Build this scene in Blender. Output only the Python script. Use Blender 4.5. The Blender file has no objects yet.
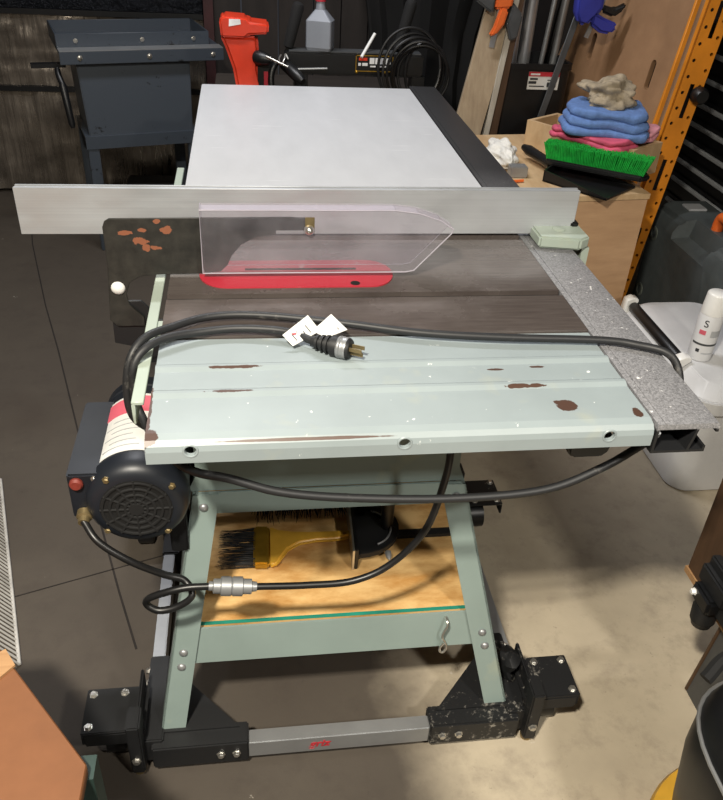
import bpy, bmesh, math, random
from mathutils import Vector as V, Matrix, noise as mnoise
random.seed(7)
S = bpy.context.scene
COL = S.collection
PI = math.pi

# ---------------------------------------------------------------- materials
def lin(h):
    h = h.lstrip('#')
    o = []
    for i in (0, 2, 4):
        c = int(h[i:i+2], 16)/255
        o.append(c/12.92 if c <= .04045 else ((c+.055)/1.055)**2.4)
    return (*o, 1)

class NT:
    """small wrapper for node trees"""
    def __init__(s, name):
        s.m = bpy.data.materials.new(name); s.m.use_nodes = True
        s.t = s.m.node_tree; s.n = s.t.nodes; s.l = s.t.links
        s.b = s.n['Principled BSDF']
        s.tc = s.n.new('ShaderNodeTexCoord')
    def mapping(s, scale=(1, 1, 1), loc=(0, 0, 0)):
        mp = s.n.new('ShaderNodeMapping'); mp.inputs['Scale'].default_value = scale; mp.inputs['Location'].default_value = loc
        s.l.new(s.tc.outputs['Object'], mp.inputs[0]); return mp.outputs[0]
    def noise(s, vec, scale=5, detail=4, rough=.6):
        q = s.n.new('ShaderNodeTexNoise'); q.inputs['Scale'].default_value = scale
        q.inputs['Detail'].default_value = detail; q.inputs['Roughness'].default_value = rough
        s.l.new(vec, q.inputs['Vector']); return q.outputs['Fac']
    def ramp(s, fac, a, b):
        q = s.n.new('ShaderNodeMapRange'); q.inputs[1].default_value = a; q.inputs[2].default_value = b
        s.l.new(fac, q.inputs[0]); return q.outputs[0]
    def mix(s, fac, a, b):
        q = s.n.new('ShaderNodeMix'); q.data_type = 'RGBA'
        if isinstance(fac, float): q.inputs[0].default_value = fac
        else: s.l.new(fac, q.inputs[0])
        for i, c in ((6, a), (7, b)):
            if isinstance(c, tuple): q.inputs[i].default_value = c
            else: s.l.new(c, q.inputs[i])
        return q.outputs[2]
    def math(s, op, a, b=None):
        q = s.n.new('ShaderNodeMath'); q.operation = op
        for i, c in ((0, a), (1, b)):
            if c is None: continue
            if isinstance(c, (int, float)): q.inputs[i].default_value = c
            else: s.l.new(c, q.inputs[i])
        return q.outputs[0]
    def bump(s, h, strength=.2, dist=.01):
        q = s.n.new('ShaderNodeBump'); q.inputs['Strength'].default_value = strength; q.inputs['Distance'].default_value = dist
        s.l.new(h, q.inputs['Height']); s.l.new(q.outputs[0], s.b.inputs['Normal'])
    def blob(s, c, r, wob=.6, scale=60):
        """irregular patch around point c (object space) with radii r: 1 inside, 0 outside"""
        mp = s.n.new('ShaderNodeVectorMath'); mp.operation = 'SUBTRACT'; mp.inputs[1].default_value = c
        s.l.new(s.tc.outputs['Object'], mp.inputs[0])
        dv = s.n.new('ShaderNodeVectorMath'); dv.operation = 'DIVIDE'; dv.inputs[1].default_value = r
        s.l.new(mp.outputs[0], dv.inputs[0])
        ln = s.n.new('ShaderNodeVectorMath'); ln.operation = 'LENGTH'; s.l.new(dv.outputs[0], ln.inputs[0])
        nz = s.noise(s.mapping(), scale, 3)
        d = s.math('ADD', ln.outputs['Value'], s.math('MULTIPLY', s.math('SUBTRACT', nz, .5), wob*3))
        return s.ramp(d, 1.05, .95)
    def set(s, **k):
        for a, v in k.items():
            i = s.b.inputs[a.replace('_', ' ')]
            if isinstance(v, (int, float, tuple)): i.default_value = v
            else: s.l.new(v, i)
        return s.m

def plain(name, h, rough=.5, metal=0., var=.25, scale=14, bump=0., spec=.5):
    q = NT(name); c = lin(h)
    n = q.noise(q.mapping(), scale, 5)
    d = tuple(x*(1-var) for x in c[:3])+(1,); e = tuple(min(1, x*(1+var)) for x in c[:3])+(1,)
    q.set(Base_Color=q.mix(q.ramp(n, .3, .7), d, e), Roughness=rough, Metallic=metal, Specular_IOR_Level=spec)
    if bump: q.bump(q.noise(q.mapping(), scale*6, 4), bump)
    return q.m

def dusty(name, h, dust, lo, hi, rough=.55, scale=90, spec=.5):
    q = NT(name); n = q.noise(q.mapping(), scale, 6, .75); n2 = q.noise(q.mapping(), 7, 3)
    f = q.ramp(q.math('ADD', n, q.math('MULTIPLY', q.math('SUBTRACT', n2, .5), .8)), lo, hi)
    q.set(Base_Color=q.mix(f, lin(h), lin(dust)), Roughness=rough, Specular_IOR_Level=spec); return q.m

def wood(name, a, b, grain=(2, 30, 30), rough=.6, scale=3, lo=.3, hi=.7):
    q = NT(name)
    n = q.noise(q.mapping(grain), scale, 6, .65)
    n2 = q.noise(q.mapping((1, 1, 1)), 3, 3)
    c = q.mix(q.ramp(n, lo, hi), lin(a), lin(b))
    c2 = q.mix(q.math('MULTIPLY', q.ramp(n2, .45, .75), .35), c, tuple(x*.55 for x in lin(a)[:3])+(1,))
    q.set(Base_Color=c2, Roughness=rough); q.bump(n, .08); return q.m

M = {}
# --- machine paint (pale green) with chips
def green_paint(name, base, chips, patches=(), whites=0., thr=.66):
    q = NT(name)
    n = q.noise(q.mapping((1, 1, 1)), 6, 4)
    c = q.mix(q.ramp(n, .3, .75), lin(base), tuple(x*.86 for x in lin(base)[:3])+(1,))
    yel = q.ramp(q.noise(q.mapping((1, 1, 1), (3, 1, 0)), 9, 3), .62, .8)
    c = q.mix(q.math('MULTIPLY', yel, .35), c, lin('b8b48c'))
    f = q.ramp(q.noise(q.mapping((14, 60, 60)), 1.6, 5, .65), thr, thr+.02)
    for p in patches: f = q.math('MAXIMUM', f, q.blob(*p))
    c = q.mix(f, c, lin(chips))
    if whites:
        w = q.ramp(q.noise(q.mapping((30, 30, 30), (5, 2, 1)), 1.5, 6, .7), whites, whites+.015)
        c = q.mix(w, c, lin('eef2f0'))
    q.set(Base_Color=c, Roughness=.42); q.bump(f, -.15, .002); return q.m
WP = [((.205, .003, .0295), (.14, .004, .0022), .2, 30), ((.576, .055, .04), (.017, .013, .02), .45, 80), ((.52, .105, .04), (.02, .004, .02), .45, 90),
      ((.005, .01, .036), (.012, .018, .009), .4, 60), ((.0, .06, .036), (.004, .07, .02), .6, 80), ((.50, .155, .04), (.013, .003, .02), .5, 90), ((.565, .160, .04), (.012, .003, .02), .5, 90),
      ((.548, .105, .04), (.012, .003, .02), .5, 90), ((.11, .175, .04), (.035, .003, .02), .6, 60), ((.11, .11, .04), (.03, .003, .02), .6, 60), ((.672, .03, .036), (.007, .012, .012), .6, 80)]
M['wing'] = green_paint('pale green enamel chipped', '909b9e', '4a352c', WP, .675, .76)
M['green'] = green_paint('grey green enamel', '869692', '5a4a3e', (), .76, .76)
M['greenpale'] = green_paint('pale grey green enamel', 'a3afa4', '6b5a4a', (), .74, .72)
# --- machined cast iron
q = NT('worn cast iron'); n = q.noise(q.mapping((3, 40, 3)), 4, 5); n2 = q.noise(q.mapping(), 7, 4)
c = q.mix(q.ramp(n, .3, .7), lin('554d4a'), lin('655d59')); c = q.mix(q.math('MULTIPLY', q.ramp(n2, .5, .7), .4), c, lin('736b67'))
M['iron'] = q.set(Base_Color=c, Roughness=q.ramp(n2, .2, 1.6), Metallic=.35)
# --- aluminium
q = NT('brushed aluminium'); n = q.noise(q.mapping((.8, 90, 160)), 2, 4); n2 = q.noise(q.mapping((3, 8, 8)), 2, 3)
c = q.mix(q.ramp(n, .2, .8), lin('b7bbc0'), lin('c4c8cc'))
M['alu'] = q.set(Base_Color=c, Metallic=.55, Roughness=q.ramp(n2, -.2, 1.3)); q.bump(n, .01)
M['galv'] = plain('zinc grey tube', '9a9c9e', .4, .6, .12, 8)
M['steel'] = plain('bright zinc bolt', 'c8c6c0', .3, .9, .1, 40)
M['brass'] = plain('dull brass', '8a7a58', .45, .7, .2, 40)
# --- laminate extension
q = NT('pale grey laminate'); n = q.noise(q.mapping((8, 3, 3)), 2, 5); sc = q.ramp(q.noise(q.mapping((4, 90, 40)), 1.2, 3, .5), .70, .74)
c = q.mix(q.ramp(n, .3, .7), lin('bcbec1'), lin('c3c5c8')); c = q.mix(q.math('MULTIPLY', sc, .6), c, lin('f0f0f0'))
M['lam'] = q.set(Base_Color=c, Roughness=.35)
# --- blacks
M['black'] = dusty('black powder coat', '17181a', '6d6a64', .70, .95)
M['blackdust'] = dusty('black paint with sawdust', '131416', 'b9b4aa', .62, .9)
M['blackplain'] = plain('black plastic', '101113', .4, 0, .2)
M['blackmatt'] = plain('matt black foam', '0b0b0c', .85, 0, .2)
M['motor'] = plain('blue black motor enamel', '1b1f26', .42, .1, .2, 9)
M['darkhole'] = plain('dark recess', '060606', .8)
M['rubber'] = dusty('grey black cable jacket', '202123', '74716c', .66, .95, .5, 60)
M['cable'] = plain('black cable jacket', '151516', .38)
# --- rail with dust
q = NT('black anodised rail under sawdust'); n = q.noise(q.mapping(), 300, 4, .8); n2 = q.noise(q.mapping(), 9, 4)
sep = q.n.new('ShaderNodeSeparateXYZ'); q.l.new(q.tc.outputs['Object'], sep.inputs[0])
near = q.ramp(sep.outputs['Y'], 1.1, .5)
f = q.math('MULTIPLY', q.ramp(n, .2, .75), q.math('ADD', q.math('MULTIPLY', near, .66), .06))
up = q.ramp(sep.outputs['Z'], .033, .037)
f = q.math('MULTIPLY', f, up)
c = q.mix(f, lin('1b1c1e'), lin('c4c4c8'))
sp = q.math('MULTIPLY', q.ramp(q.noise(q.mapping((1, 1, 1), (2, 0, 0)), 60, 5, .75), .64, .66), up)
sp = q.math('MULTIPLY', sp, near)
M['rail'] = q.set(Base_Color=q.mix(sp, c, lin('efefed')), Roughness=.5)
# --- splitter with rust
q = NT('black steel with rust spots'); pts = [(-.04, 0, .075), (.0, 0, .075), (-.07, 0, .07), (-.035, 0, .043), (-.02, 0, .043), (-.045, 0, .055), (-.015, 0, .09)]
n = q.noise(q.mapping(), 40, 5); f = None
for i, (x, y, z) in enumerate(pts):
    b_ = q.blob((x, y, z), (.006+.0035*(i % 3), .05, .004+.0025*(i % 2)), .7, 90)
    f = b_ if f is None else q.math('MAXIMUM', f, b_)
c = q.mix(q.ramp(n, .35, .7), lin('252523'), lin('383733')); c = q.mix(f, c, lin('8f5a42'))
M['splitter'] = q.set(Base_Color=c, Roughness=.5, Metallic=.2)
M['red'] = dusty('dusty red enamel', 'b02a3a', 'b79a98', .66, .85, .45, 40)
M['visered'] = plain('vise red enamel', 'd23a20', .35, 0, .15, 9)
# --- clear guard
q = NT('clear polycarbonate'); n = q.noise(q.mapping((3, 3, 3)), 3, 5)
tr = q.n.new('ShaderNodeBsdfTransparent'); tr.inputs[0].default_value = (.985, .975, .99, 1)
mx = q.n.new('ShaderNodeMixShader')
fr = q.n.new('ShaderNodeFresnel'); fr.inputs[0].default_value = 1.5
q.l.new(q.math('ADD', q.math('MULTIPLY', fr.outputs[0], .8), q.math('MULTIPLY', q.ramp(n, .35, .95), .14)), mx.inputs[0])
q.set(Base_Color=lin('e4e0e8'), Roughness=.12)
q.l.new(tr.outputs[0], mx.inputs[1]); q.l.new(q.b.outputs[0], mx.inputs[2])
q.l.new(mx.outputs[0], q.n['Material Output'].inputs[0]); M['clear'] = q.m
M['clearedge'] = plain('polished clear plastic edge', 'a9a5b0', .15, 0, .1)
# --- woods
M['ply'] = wood('pine plywood', 'bb8a4c', 'e4be82', (4, 9, 9), .6, 2.2, .36, .62)
M['plyold'] = wood('greyed plywood', '8f7d66', 'a8977e', (30, 30, 3), .75, 2)
M['panel'] = wood('brown hardboard', '8d6b4d', 'a07c5b', (4, 4, 4), .7, 2)
M['cab'] = wood('birch cabinet side', 'ad8a68', 'c09c78', (3, 3, 16), .55, 2)
M['cabtop'] = wood('worn pine top', 'b4946c', 'cbb08a', (16, 3, 3), .6, 2)
M['brownboard'] = wood('warm brown hardboard', '6a4224', '7c4f2e', (3, 3, 3), .6, 2)
M['darkbrown'] = wood('dark brown board', '44301f', '58402c', (16, 16, 3), .6, 2)
M['rawedge'] = wood('raw board edge', '9a744e', 'b08a60')
M['benchwood'] = wood('dark bench wood', '2b2521', '3a322c', (3, 30, 30), .8, 2)
M['whitewood'] = wood('whitewashed lath', '9a9488', 'b5b0a4', (30, 30, 3))
M['orange'] = plain('orange steel paint', 'd98722', .42, 0, .15, 8)
M['orangeplastic'] = plain('orange plastic', 'd9662a', .4, 0, .1)
M['toolgrey'] = dusty('slate grey machine paint', '3a414a', '14161a', .70, .73, .4, 45)
M['toolgreyedge'] = plain('worn grey flange', '565c66', .35, .3, .2, 10)
M['white'] = plain('white plastic', 'cfd0d2', .4, 0, .05)
M['whitegloss'] = plain('white gloss cap', 'e4e4e2', .3, 0, .03)
M['bottle'] = plain('silver grey plastic', '8b9099', .4, .2, .06)
M['casegrey'] = plain('charcoal case plastic', '4b5152', .5, 0, .15, 20, .05)
M['casecircle'] = plain('worn grey mark', '62675f', .6)
M['chest'] = plain('black chest paint', '0d0e0f', .38, 0, .2)
M['handlegrey'] = plain('grey drawer pull', 'b2b5b8', .4, .2, .08)
M['blue'] = plain('blue plastic', '2c3390', .45, 0, .15)
M['towel'] = plain('blue terry towel', '6484bd', .95, 0, .18, 60, .5)
M['pink'] = plain('pink cloth', 'c4526e', .9, 0, .35, 16, .3)
M['pinkpale'] = plain('pale pink cloth', 'cf8f9c', .9, 0, .3, 16, .3)
M['ragbeige'] = plain('beige stained rag', '9a8d78', .95, 0, .4, 25, .4)
M['glove'] = plain('white cloth', 'd8d6d0', .9, 0, .1, 30, .3)
M['bristle'] = plain('green bristles', '14a038', .6, 0, .35, 60)
M['bristleblack'] = plain('black bristles', '0d0c0b', .7, 0, .3, 60)
M['yellow'] = plain('yellow lacquered wood', 'c99a35', .4, 0, .15, 12)
M['gold'] = plain('brass ferrule', 'b08a30', .35, .7, .15, 30)
M['teal'] = plain('teal edge tape', '1c7d6a', .6)
M['buttonred'] = plain('worn dull red plastic', '7a3026', .6, 0, .3, 60)
M['paper'] = plain('white label', 'd9d9d6', .5, 0, .05)
M['ink'] = plain('dark print', '2e3034', .6)
M['redink'] = plain('red print', 'b82b36', .5, 0, .1)
M['pinkink'] = plain('faded red print', 'd06070', .5, 0, .1)
M['whiteink'] = plain('white print', 'e2e2e2', .5)
M['yellowink'] = plain('yellow print', 'd8b030', .5)
M['greenpost'] = plain('dark green steel', '2a3d38', .5, .1)
M['wire'] = plain('white coated wire', 'b8b6b2', .45)
M['maroon'] = plain('maroon board', '3a1a1c', .6)
M['darkgreenled'] = plain('green stripes', '3d7d4a', .5)
M['pipe'] = plain('galvanised pipe', 'c4c6ca', .3, .75, .15, 6)
M['greymark'] = plain('grey panel', '4a4c4e', .45, .2)
# --- foil faced insulation
q = NT('dark foil insulation'); n = q.noise(q.mapping((22, 3, 1.6)), 1.6, 6, .6); n2 = q.noise(q.mapping(), 2.2, 4); n3 = q.noise(q.mapping((1, 1, .6)), 30, 3)
c = q.mix(q.ramp(n2, .35, .65), lin('6e675f'), lin('9a9186'))
M['foil'] = q.set(Base_Color=c, Metallic=.8, Roughness=q.ramp(n, .1, 1.3)); q.bump(q.math('ADD', n, q.math('MULTIPLY', n3, .25)), .55, .015)
q = NT('black foil sheet'); n = q.noise(q.mapping((1, 1, 1)), 16, 6, .7)
M['foilblack'] = q.set(Base_Color=lin('24262b'), Metallic=.7, Roughness=.3); q.bump(n, 1., .04)
M['planks'] = wood('black stained planks', '211d1b', '332d2a', (5, 30, 1), .85, 2)
# --- concrete
q = NT('stained concrete'); n = q.noise(q.mapping(), 2.3, 6, .6); n2 = q.noise(q.mapping(), 14, 6, .7); n3 = q.noise(q.mapping((1, 1, 1), (4, 3, 0)), 1.4, 3)
n4 = q.noise(q.mapping((1, 1, 1), (1, 7, 0)), 60, 3)
c = q.mix(q.ramp(n, .3, .7), lin('9c917f'), lin('bcb09a')); c = q.mix(q.math('MULTIPLY', q.ramp(n2, .5, .75), .5), c, lin('7b7064'))
c = q.mix(q.math('MULTIPLY', q.ramp(n3, .56, .72), .5), c, lin('7d6a52')); c = q.mix(q.math('MULTIPLY', q.ramp(n4, .68, .74), .4), c, lin('57504a'))
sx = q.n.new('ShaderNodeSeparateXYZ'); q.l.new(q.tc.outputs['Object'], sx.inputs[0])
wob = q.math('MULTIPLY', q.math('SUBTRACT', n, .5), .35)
left_shade = q.ramp(q.math('ADD', sx.outputs['X'], wob), .12, -.12)      # shade over the left floor, painted into the concrete colour
c = q.mix(q.math('MULTIPLY', left_shade, .9), c, lin('2e2723'))
wh = q.ramp(q.noise(q.mapping((1, 1, 1), (9, 2, 0)), 22, 4), .73, .75)
c = q.mix(q.math('MULTIPLY', wh, .5), c, lin('c4beb2'))
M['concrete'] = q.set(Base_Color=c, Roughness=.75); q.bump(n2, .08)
M['crack'] = plain('dark floor joint', '231e1b', .9)
M['plaster'] = plain('grey painted board', '5d5a57', .85)
M['ceil'] = plain('pale ceiling board', '8f8d88', .9)

# ---------------------------------------------------------------- geometry helpers
class B:
    def __init__(s): s.bm = bmesh.new()
    def poly(s, pts, vec):
        """extrude polygon pts (3D) along vec into a solid"""
        vec = V(vec); bm = s.bm
        a = [bm.verts.new(V(p)) for p in pts]; b = [bm.verts.new(V(p)+vec) for p in pts]
        n = len(a); bm.faces.new(a); bm.faces.new(b[::-1])
        for i in range(n): bm.faces.new((a[i], b[i], b[(i+1) % n], a[(i+1) % n]))
        return s
    def box(s, x0, x1, y0, y1, z0, z1):
        return s.poly([(x0, y0, z0), (x0, y1, z0), (x1, y1, z0), (x1, y0, z0)], (0, 0, z1-z0))
    def obox(s, c, size, rot):
        """box centred at c; rot = 3x3 Matrix"""
        x, y, z = [k/2 for k in size]; c = V(c)
        pts = [c+rot@V(p) for p in ((-x, -y, -z), (-x, y, -z), (x, y, -z), (x, -y, -z))]
        return s.poly(pts, rot@V((0, 0, 2*z)))
    def frustum(s, c, z0, z1, a0, b0, a1, b1, r=0., n=6):
        """rounded rectangle frustum around c"""
        def ring(a, b, r_, z):
            o = []
            for k, (sx, sy) in enumerate(((1, 1), (-1, 1), (-1, -1), (1, -1))):
                for i in range(n+1):
                    t = (k+i/n)*PI/2
                    o.append(V((c[0]+sx*(a-r_)+r_*math.cos(t), c[1]+sy*(b-r_)+r_*math.sin(t), z)))
            return o
        return s.loft([ring(a0, b0, max(r, .0005), z0), ring(a1, b1, max(r, .0005), z1)])
    def loft(s, rings, cap=True):
        vs = [[s.bm.verts.new(V(p)) for p in r] for r in rings]; n = len(vs[0])
        for r0, r1 in zip(vs, vs[1:]):
            for i in range(n): s.bm.faces.new((r0[i], r0[(i+1) % n], r1[(i+1) % n], r1[i]))
        if cap: s.bm.faces.new(vs[0][::-1]); s.bm.faces.new(vs[-1])
        return s
    def cyl(s, p0, p1, r0, r1=None, seg=20):
        return s.lathe(p0, p1, [(0, r0), (1, r0 if r1 is None else r1)], seg)
    def lathe(s, p0, p1, prof, seg=24):
        """profile [(t along p0->p1, radius)]"""
        p0, p1 = V(p0), V(p1); d = (p1-p0); ax = d.normalized()
        u = ax.orthogonal().normalized(); w = ax.cross(u)
        return s.loft([[p0+d*t+(u*math.cos(2*PI*i/seg)+w*math.sin(2*PI*i/seg))*max(r, .0004) for i in range(seg)] for t, r in prof])
    def tube(s, path, r, seg=8, steps=8, spline=True):
        P = [V(p) for p in path]
        if spline and len(P) > 2:
            Q = []; E = [P[0]*2-P[1]]+P+[P[-1]*2-P[-2]]
            for i in range(1, len(E)-2):
                a, b, c, d = E[i-1:i+3]
                for k in range(steps):
                    t = k/steps
                    Q.append(.5*((2*b)+(c-a)*t+(2*a-5*b+4*c-d)*t*t+(3*b-a-3*c+d)*t**3))
            Q.append(P[-1]); P = Q
        rings = []; u = None
        for i, p in enumerate(P):
            t = (P[min(i+1, len(P)-1)]-P[max(i-1, 0)]).normalized()
            u = t.orthogonal().normalized() if u is None else (u-t*u.dot(t)).normalized()
            w = t.cross(u); rr = r(i/(len(P)-1)) if callable(r) else r
            rings.append([p+(u*math.cos(2*PI*k/seg)+w*math.sin(2*PI*k/seg))*rr for k in range(seg)])
        return s.loft(rings)
    def ball(s, c, r, seg=16):
        c = V(c); r = V((r, r, r)) if isinstance(r, (int, float)) else V(r)
        rings = []
        for j in range(seg//2+1):
            a = -PI/2+PI*j/(seg//2); cr = max(math.cos(a), .01)
            rings.append([c+V((r.x*cr*math.cos(2*PI*i/seg), r.y*cr*math.sin(2*PI*i/seg), r.z*math.sin(a))) for i in range(seg)])
        return s.loft(rings)
    def bevel(s, w, seg=2, ang=35):
        bm = s.bm; bm.normal_update()
        es = [e for e in bm.edges if len(e.link_faces) == 2 and e.calc_face_angle(0) > math.radians(ang)]
        bmesh.ops.bevel(bm, geom=es, offset=w, segments=seg, affect='EDGES', clamp_overlap=True); return s
    def jitter(s, amp, freq, seed=0, z=True):
        for v in s.bm.verts:
            n = mnoise.noise_vector(v.co*freq+V((seed, seed*1.7, 0)))
            v.co += V((n.x, n.y, n.z if z else 0))*amp
        return s
    def xf(s, m): bmesh.ops.transform(s.bm, matrix=m, verts=s.bm.verts); return s
    def build(s, name, mat, parent=None, world=True, smooth=True):
        bm = s.bm; bmesh.ops.recalc_face_normals(bm, faces=bm.faces)
        me = bpy.data.meshes.new(name); o = bpy.data.objects.new(name, me); COL.objects.link(o)
        org = V((0, 0, 0))
        if parent is not None:
            if world: org = parent_origin(parent)
            o.parent = parent
        else:
            xs = [v.co for v in bm.verts]
            org = V(((min(v.x for v in xs)+max(v.x for v in xs))/2, (min(v.y for v in xs)+max(v.y for v in xs))/2, min(v.z for v in xs)))
            o.location = org
        for v in bm.verts: v.co -= org
        bm.to_mesh(me); bm.free()
        if mat: me.materials.append(mat)
        if smooth:
            for p in me.polygons: p.use_smooth = True
            me.set_sharp_from_angle(angle=math.radians(38))
        return o
def parent_origin(o):
    p = V(o.location)
    while o.parent: o = o.parent; p += V(o.location)
    return p
def tag(o, label=None, cat=None, group=None, kind=None):
    if label: o['label'] = label
    if cat: o['category'] = cat
    if group: o['group'] = group
    if kind: o['kind'] = kind
    return o
def thing(name, label, cat, loc=(0, 0, 0), rz=0, group=None):
    o = bpy.data.objects.new(name, None); COL.objects.link(o); o.location = loc; o.rotation_euler = (0, 0, rz)
    o.empty_display_size = .05
    return tag(o, label, cat, group)
def struct(name, b, mat, **k): return tag(b.build(name, mat, **k), kind='structure')
def copy_tree(o, parent=None):
    c = o.copy(); COL.objects.link(c); c.parent = parent
    for ch in o.children: copy_tree(ch, c)
    return c
def cut(o, cutter):
    """subtract builder `cutter` (world coords) from object o"""
    c = cutter.build('cutter_tmp', None)
    mod = o.modifiers.new('b', 'BOOLEAN'); mod.operation = 'DIFFERENCE'; mod.object = c; mod.solver = 'EXACT'; mod.use_self = True
    bpy.context.view_layer.update()
    dg = bpy.context.evaluated_depsgraph_get()
    me = bpy.data.meshes.new_from_object(o.evaluated_get(dg)); o.modifiers.remove(mod); o.data = me
    bpy.data.objects.remove(c)
    for p in me.polygons: p.use_smooth = True
    me.set_sharp_from_angle(angle=math.radians(38)); return o
def text(name, s, size, mat, parent, m, depth=.0004, shear=0., bold=0.):
    cu = bpy.data.curves.new(name, 'FONT'); cu.body = s; cu.size = size; cu.extrude = depth; cu.align_x = 'CENTER'; cu.align_y = 'CENTER'; cu.shear = shear; cu.offset = bold
    t = bpy.data.objects.new('t', cu); COL.objects.link(t); bpy.context.view_layer.update()
    me = bpy.data.meshes.new_from_object(t.evaluated_get(bpy.context.evaluated_depsgraph_get())); bpy.data.objects.remove(t)
    me.transform(Matrix.Translation(-parent_origin(parent))@m); me.materials.clear(); me.materials.append(mat)
    o = bpy.data.objects.new(name, me); COL.objects.link(o); o.parent = parent; return o
def frame(o, x, y):
    """matrix with origin o, x axis x, y axis y"""
    x = V(x).normalized(); z = x.cross(V(y)).normalized(); y = z.cross(x)
    m = Matrix.Identity(4)
    for i in range(3): m[i][0], m[i][1], m[i][2], m[i][3] = x[i], y[i], z[i], o[i]
    return m
def bolt(p, ax, r=.008, h=.006, mat='steel', parent=None, name='bolt', hexa=True):
    p = V(p); ax = V(ax).normalized(); b = B()
    b.lathe(p-ax*.001, p+ax*h, [(0, r*1.35), (.25, r*1.35), (.26, r), (.85, r), (1, r*.8)] if hexa else [(0, r), (.3, r*.97), (.7, r*.75), (1, r*.25)], 6 if hexa else 16)
    return b.build(name, M[mat], parent)

H = .88
# ---------------------------------------------------------------- the room
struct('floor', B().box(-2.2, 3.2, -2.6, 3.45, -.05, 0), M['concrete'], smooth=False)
struct('ceiling', B().box(-2.2, 3.2, -2.6, 3.45, 2.7, 2.75), M['ceil'], smooth=False)
struct('wall_left', B().box(-2.25, -2.2, -2.6, 3.45, 0, 2.7), M['plaster'], smooth=False)
struct('wall_right', B().box(3.2, 3.25, -2.6, 3.45, 0, 2.7), M['planks'], smooth=False)
struct('wall_front', B().box(-2.2, 3.2, -2.65, -2.6, 0, 2.7), M['plaster'], smooth=False)
b = B()
x = -.02
while x < 3.2:                                                    # upright black boards, little gaps
    w = random.uniform(.13, .2); b.box(x, min(x+w-.006, 3.2), 3.38+random.uniform(0, .012), 3.45, 0, 2.7); x += w
b.box(-2.2, -.02, 3.43, 3.45, 0, 2.7)
struct('wall_back', b, M['planks'], smooth=False)
# foil faced garage door, three sections
d = thing('door_1', None, None, (-1.1, 3.38, 0)); d['kind'] = 'structure'
for k, (z0, z1, mt) in enumerate(((0.02, .505, 'foil'), (.53, .845, 'foil'), (.87, 1.4, 'foilblack'), (1.42, 2.1, 'foil'))):
    g = B(); nx, nz = 70, 16
    vs = [[g.bm.verts.new((-2.15+2.1*i/nx, 3.375+.012*mnoise.noise(V((i*.9, k*9, j*.25)))+.008*mnoise.noise(V((i*.3, k*5+3, j*.5))), z0+(z1-z0)*j/nz)) for i in range(nx+1)] for j in range(nz+1)]
    for j in range(nz):
        for i in range(nx): g.bm.faces.new((vs[j][i], vs[j][i+1], vs[j+1][i+1], vs[j+1][i]))
    r = bmesh.ops.extrude_face_region(g.bm, geom=g.bm.faces[:])
    for v in r['geom']:
        if isinstance(v, bmesh.types.BMVert): v.co.y += .03
    g.build('panel', M[mt], d)
g = B()
for z in (.517, .857, 1.41): g.box(-2.15, -.05, 3.36, 3.40, z-.012, z+.012)
g.build('door_rail', M['blackplain'], d)
struct('trim_1', B().box(-.045, .0, 3.34, 3.40, 0, 2.4), M['maroon'])
# floor joints
b = B()
def joint(b, pts, w=.0025):
    for (x0, y0), (x1, y1) in zip(pts, pts[1:]):
        dx, dy = x1-x0, y1-y0; L = math.hypot(dx, dy); nx, ny = -dy/L*w, dx/L*w
        b.poly([(x0-nx, y0-ny, .0), (x1-nx, y1-ny, .0), (x1+nx, y1+ny, .0), (x0+nx, y0+ny, .0)], (0, 0, .0012))
joint(b, [(-.92, 3.1), (-.83, 2.7), (-.66, 2.1), (-.55, 1.75), (-.42, 1.31), (-.30, .9), (-.2, .58), (-.14, .4)])
joint(b, [(-1.2, .32), (-.5, .56), (-.2, .66), (.05, .74)], .0015)
struct('trim_2', b, M['crack'], smooth=False)

# ---------------------------------------------------------------- table saw
saw = thing('table_saw', 'pale green contractor table saw with long white extension table and black motor', 'table saw', (.3, .45, .05))
# stamped steel wing: rolled front lip and two shallow ribs
prof = [(.262, H-.004), (.19, H-.004), (.182, H), (.176, H), (.168, H-.004), (.122, H-.004), (.114, H), (.108, H), (.100, H-.004), (.02, H-.003), (.008, H-.006), (.002, H-.012), (0, H-.02), (0, H-.038)]
inner = [(.006, H-.038), (.006, H-.02), (.010, H-.014), (.02, H-.010), (.262, H-.010)]
b = B(); b.poly([(0, y, z) for y, z in prof+inner], (.686, 0, 0))
wing = b.build('wing', M['wing'], saw)
for v in wing.data.vertices: pass
c = B()
for x in (.057, .336, .622): c.cyl((x, -.02, H-.019), (x, .03, H-.019), .0075, seg=20)
cut(wing, c)
# the wing material works in coordinates from the near left corner: shift the mesh so object space starts there
def rebase(o, p):
    p = V(p); off = p-parent_origin(o); o.data.transform(Matrix.Translation(-off)); o.location = V(o.location)+off
rebase(wing, (0, 0, H-.038)); wing.data.set_sharp_from_angle(angle=math.radians(14))
for x in (0, .680): B().box(x, x+.006, .02, .262, H-.038, H-.008).build('wing_end', M['green'], saw)
for i, x in enumerate((.057, .336, .622)):
    g = B(); g.lathe((x, -.0015, H-.019), (x, .006, H-.019), [(0, .0085), (0, .0125), (1, .0125)], 20)
    g = B()
    rings = []
    for rr, yy in ((.0078, .0), (.0082, -.0008), (.0098, -.0008), (.0108, .0005)):
        rings.append([(x+rr*math.cos(2*PI*k/24), yy, H-.019+rr*math.sin(2*PI*k/24)) for k in range(24)])
    g.loft(rings, cap=False); g.build('hole_rim', M['wing'], saw)
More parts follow.
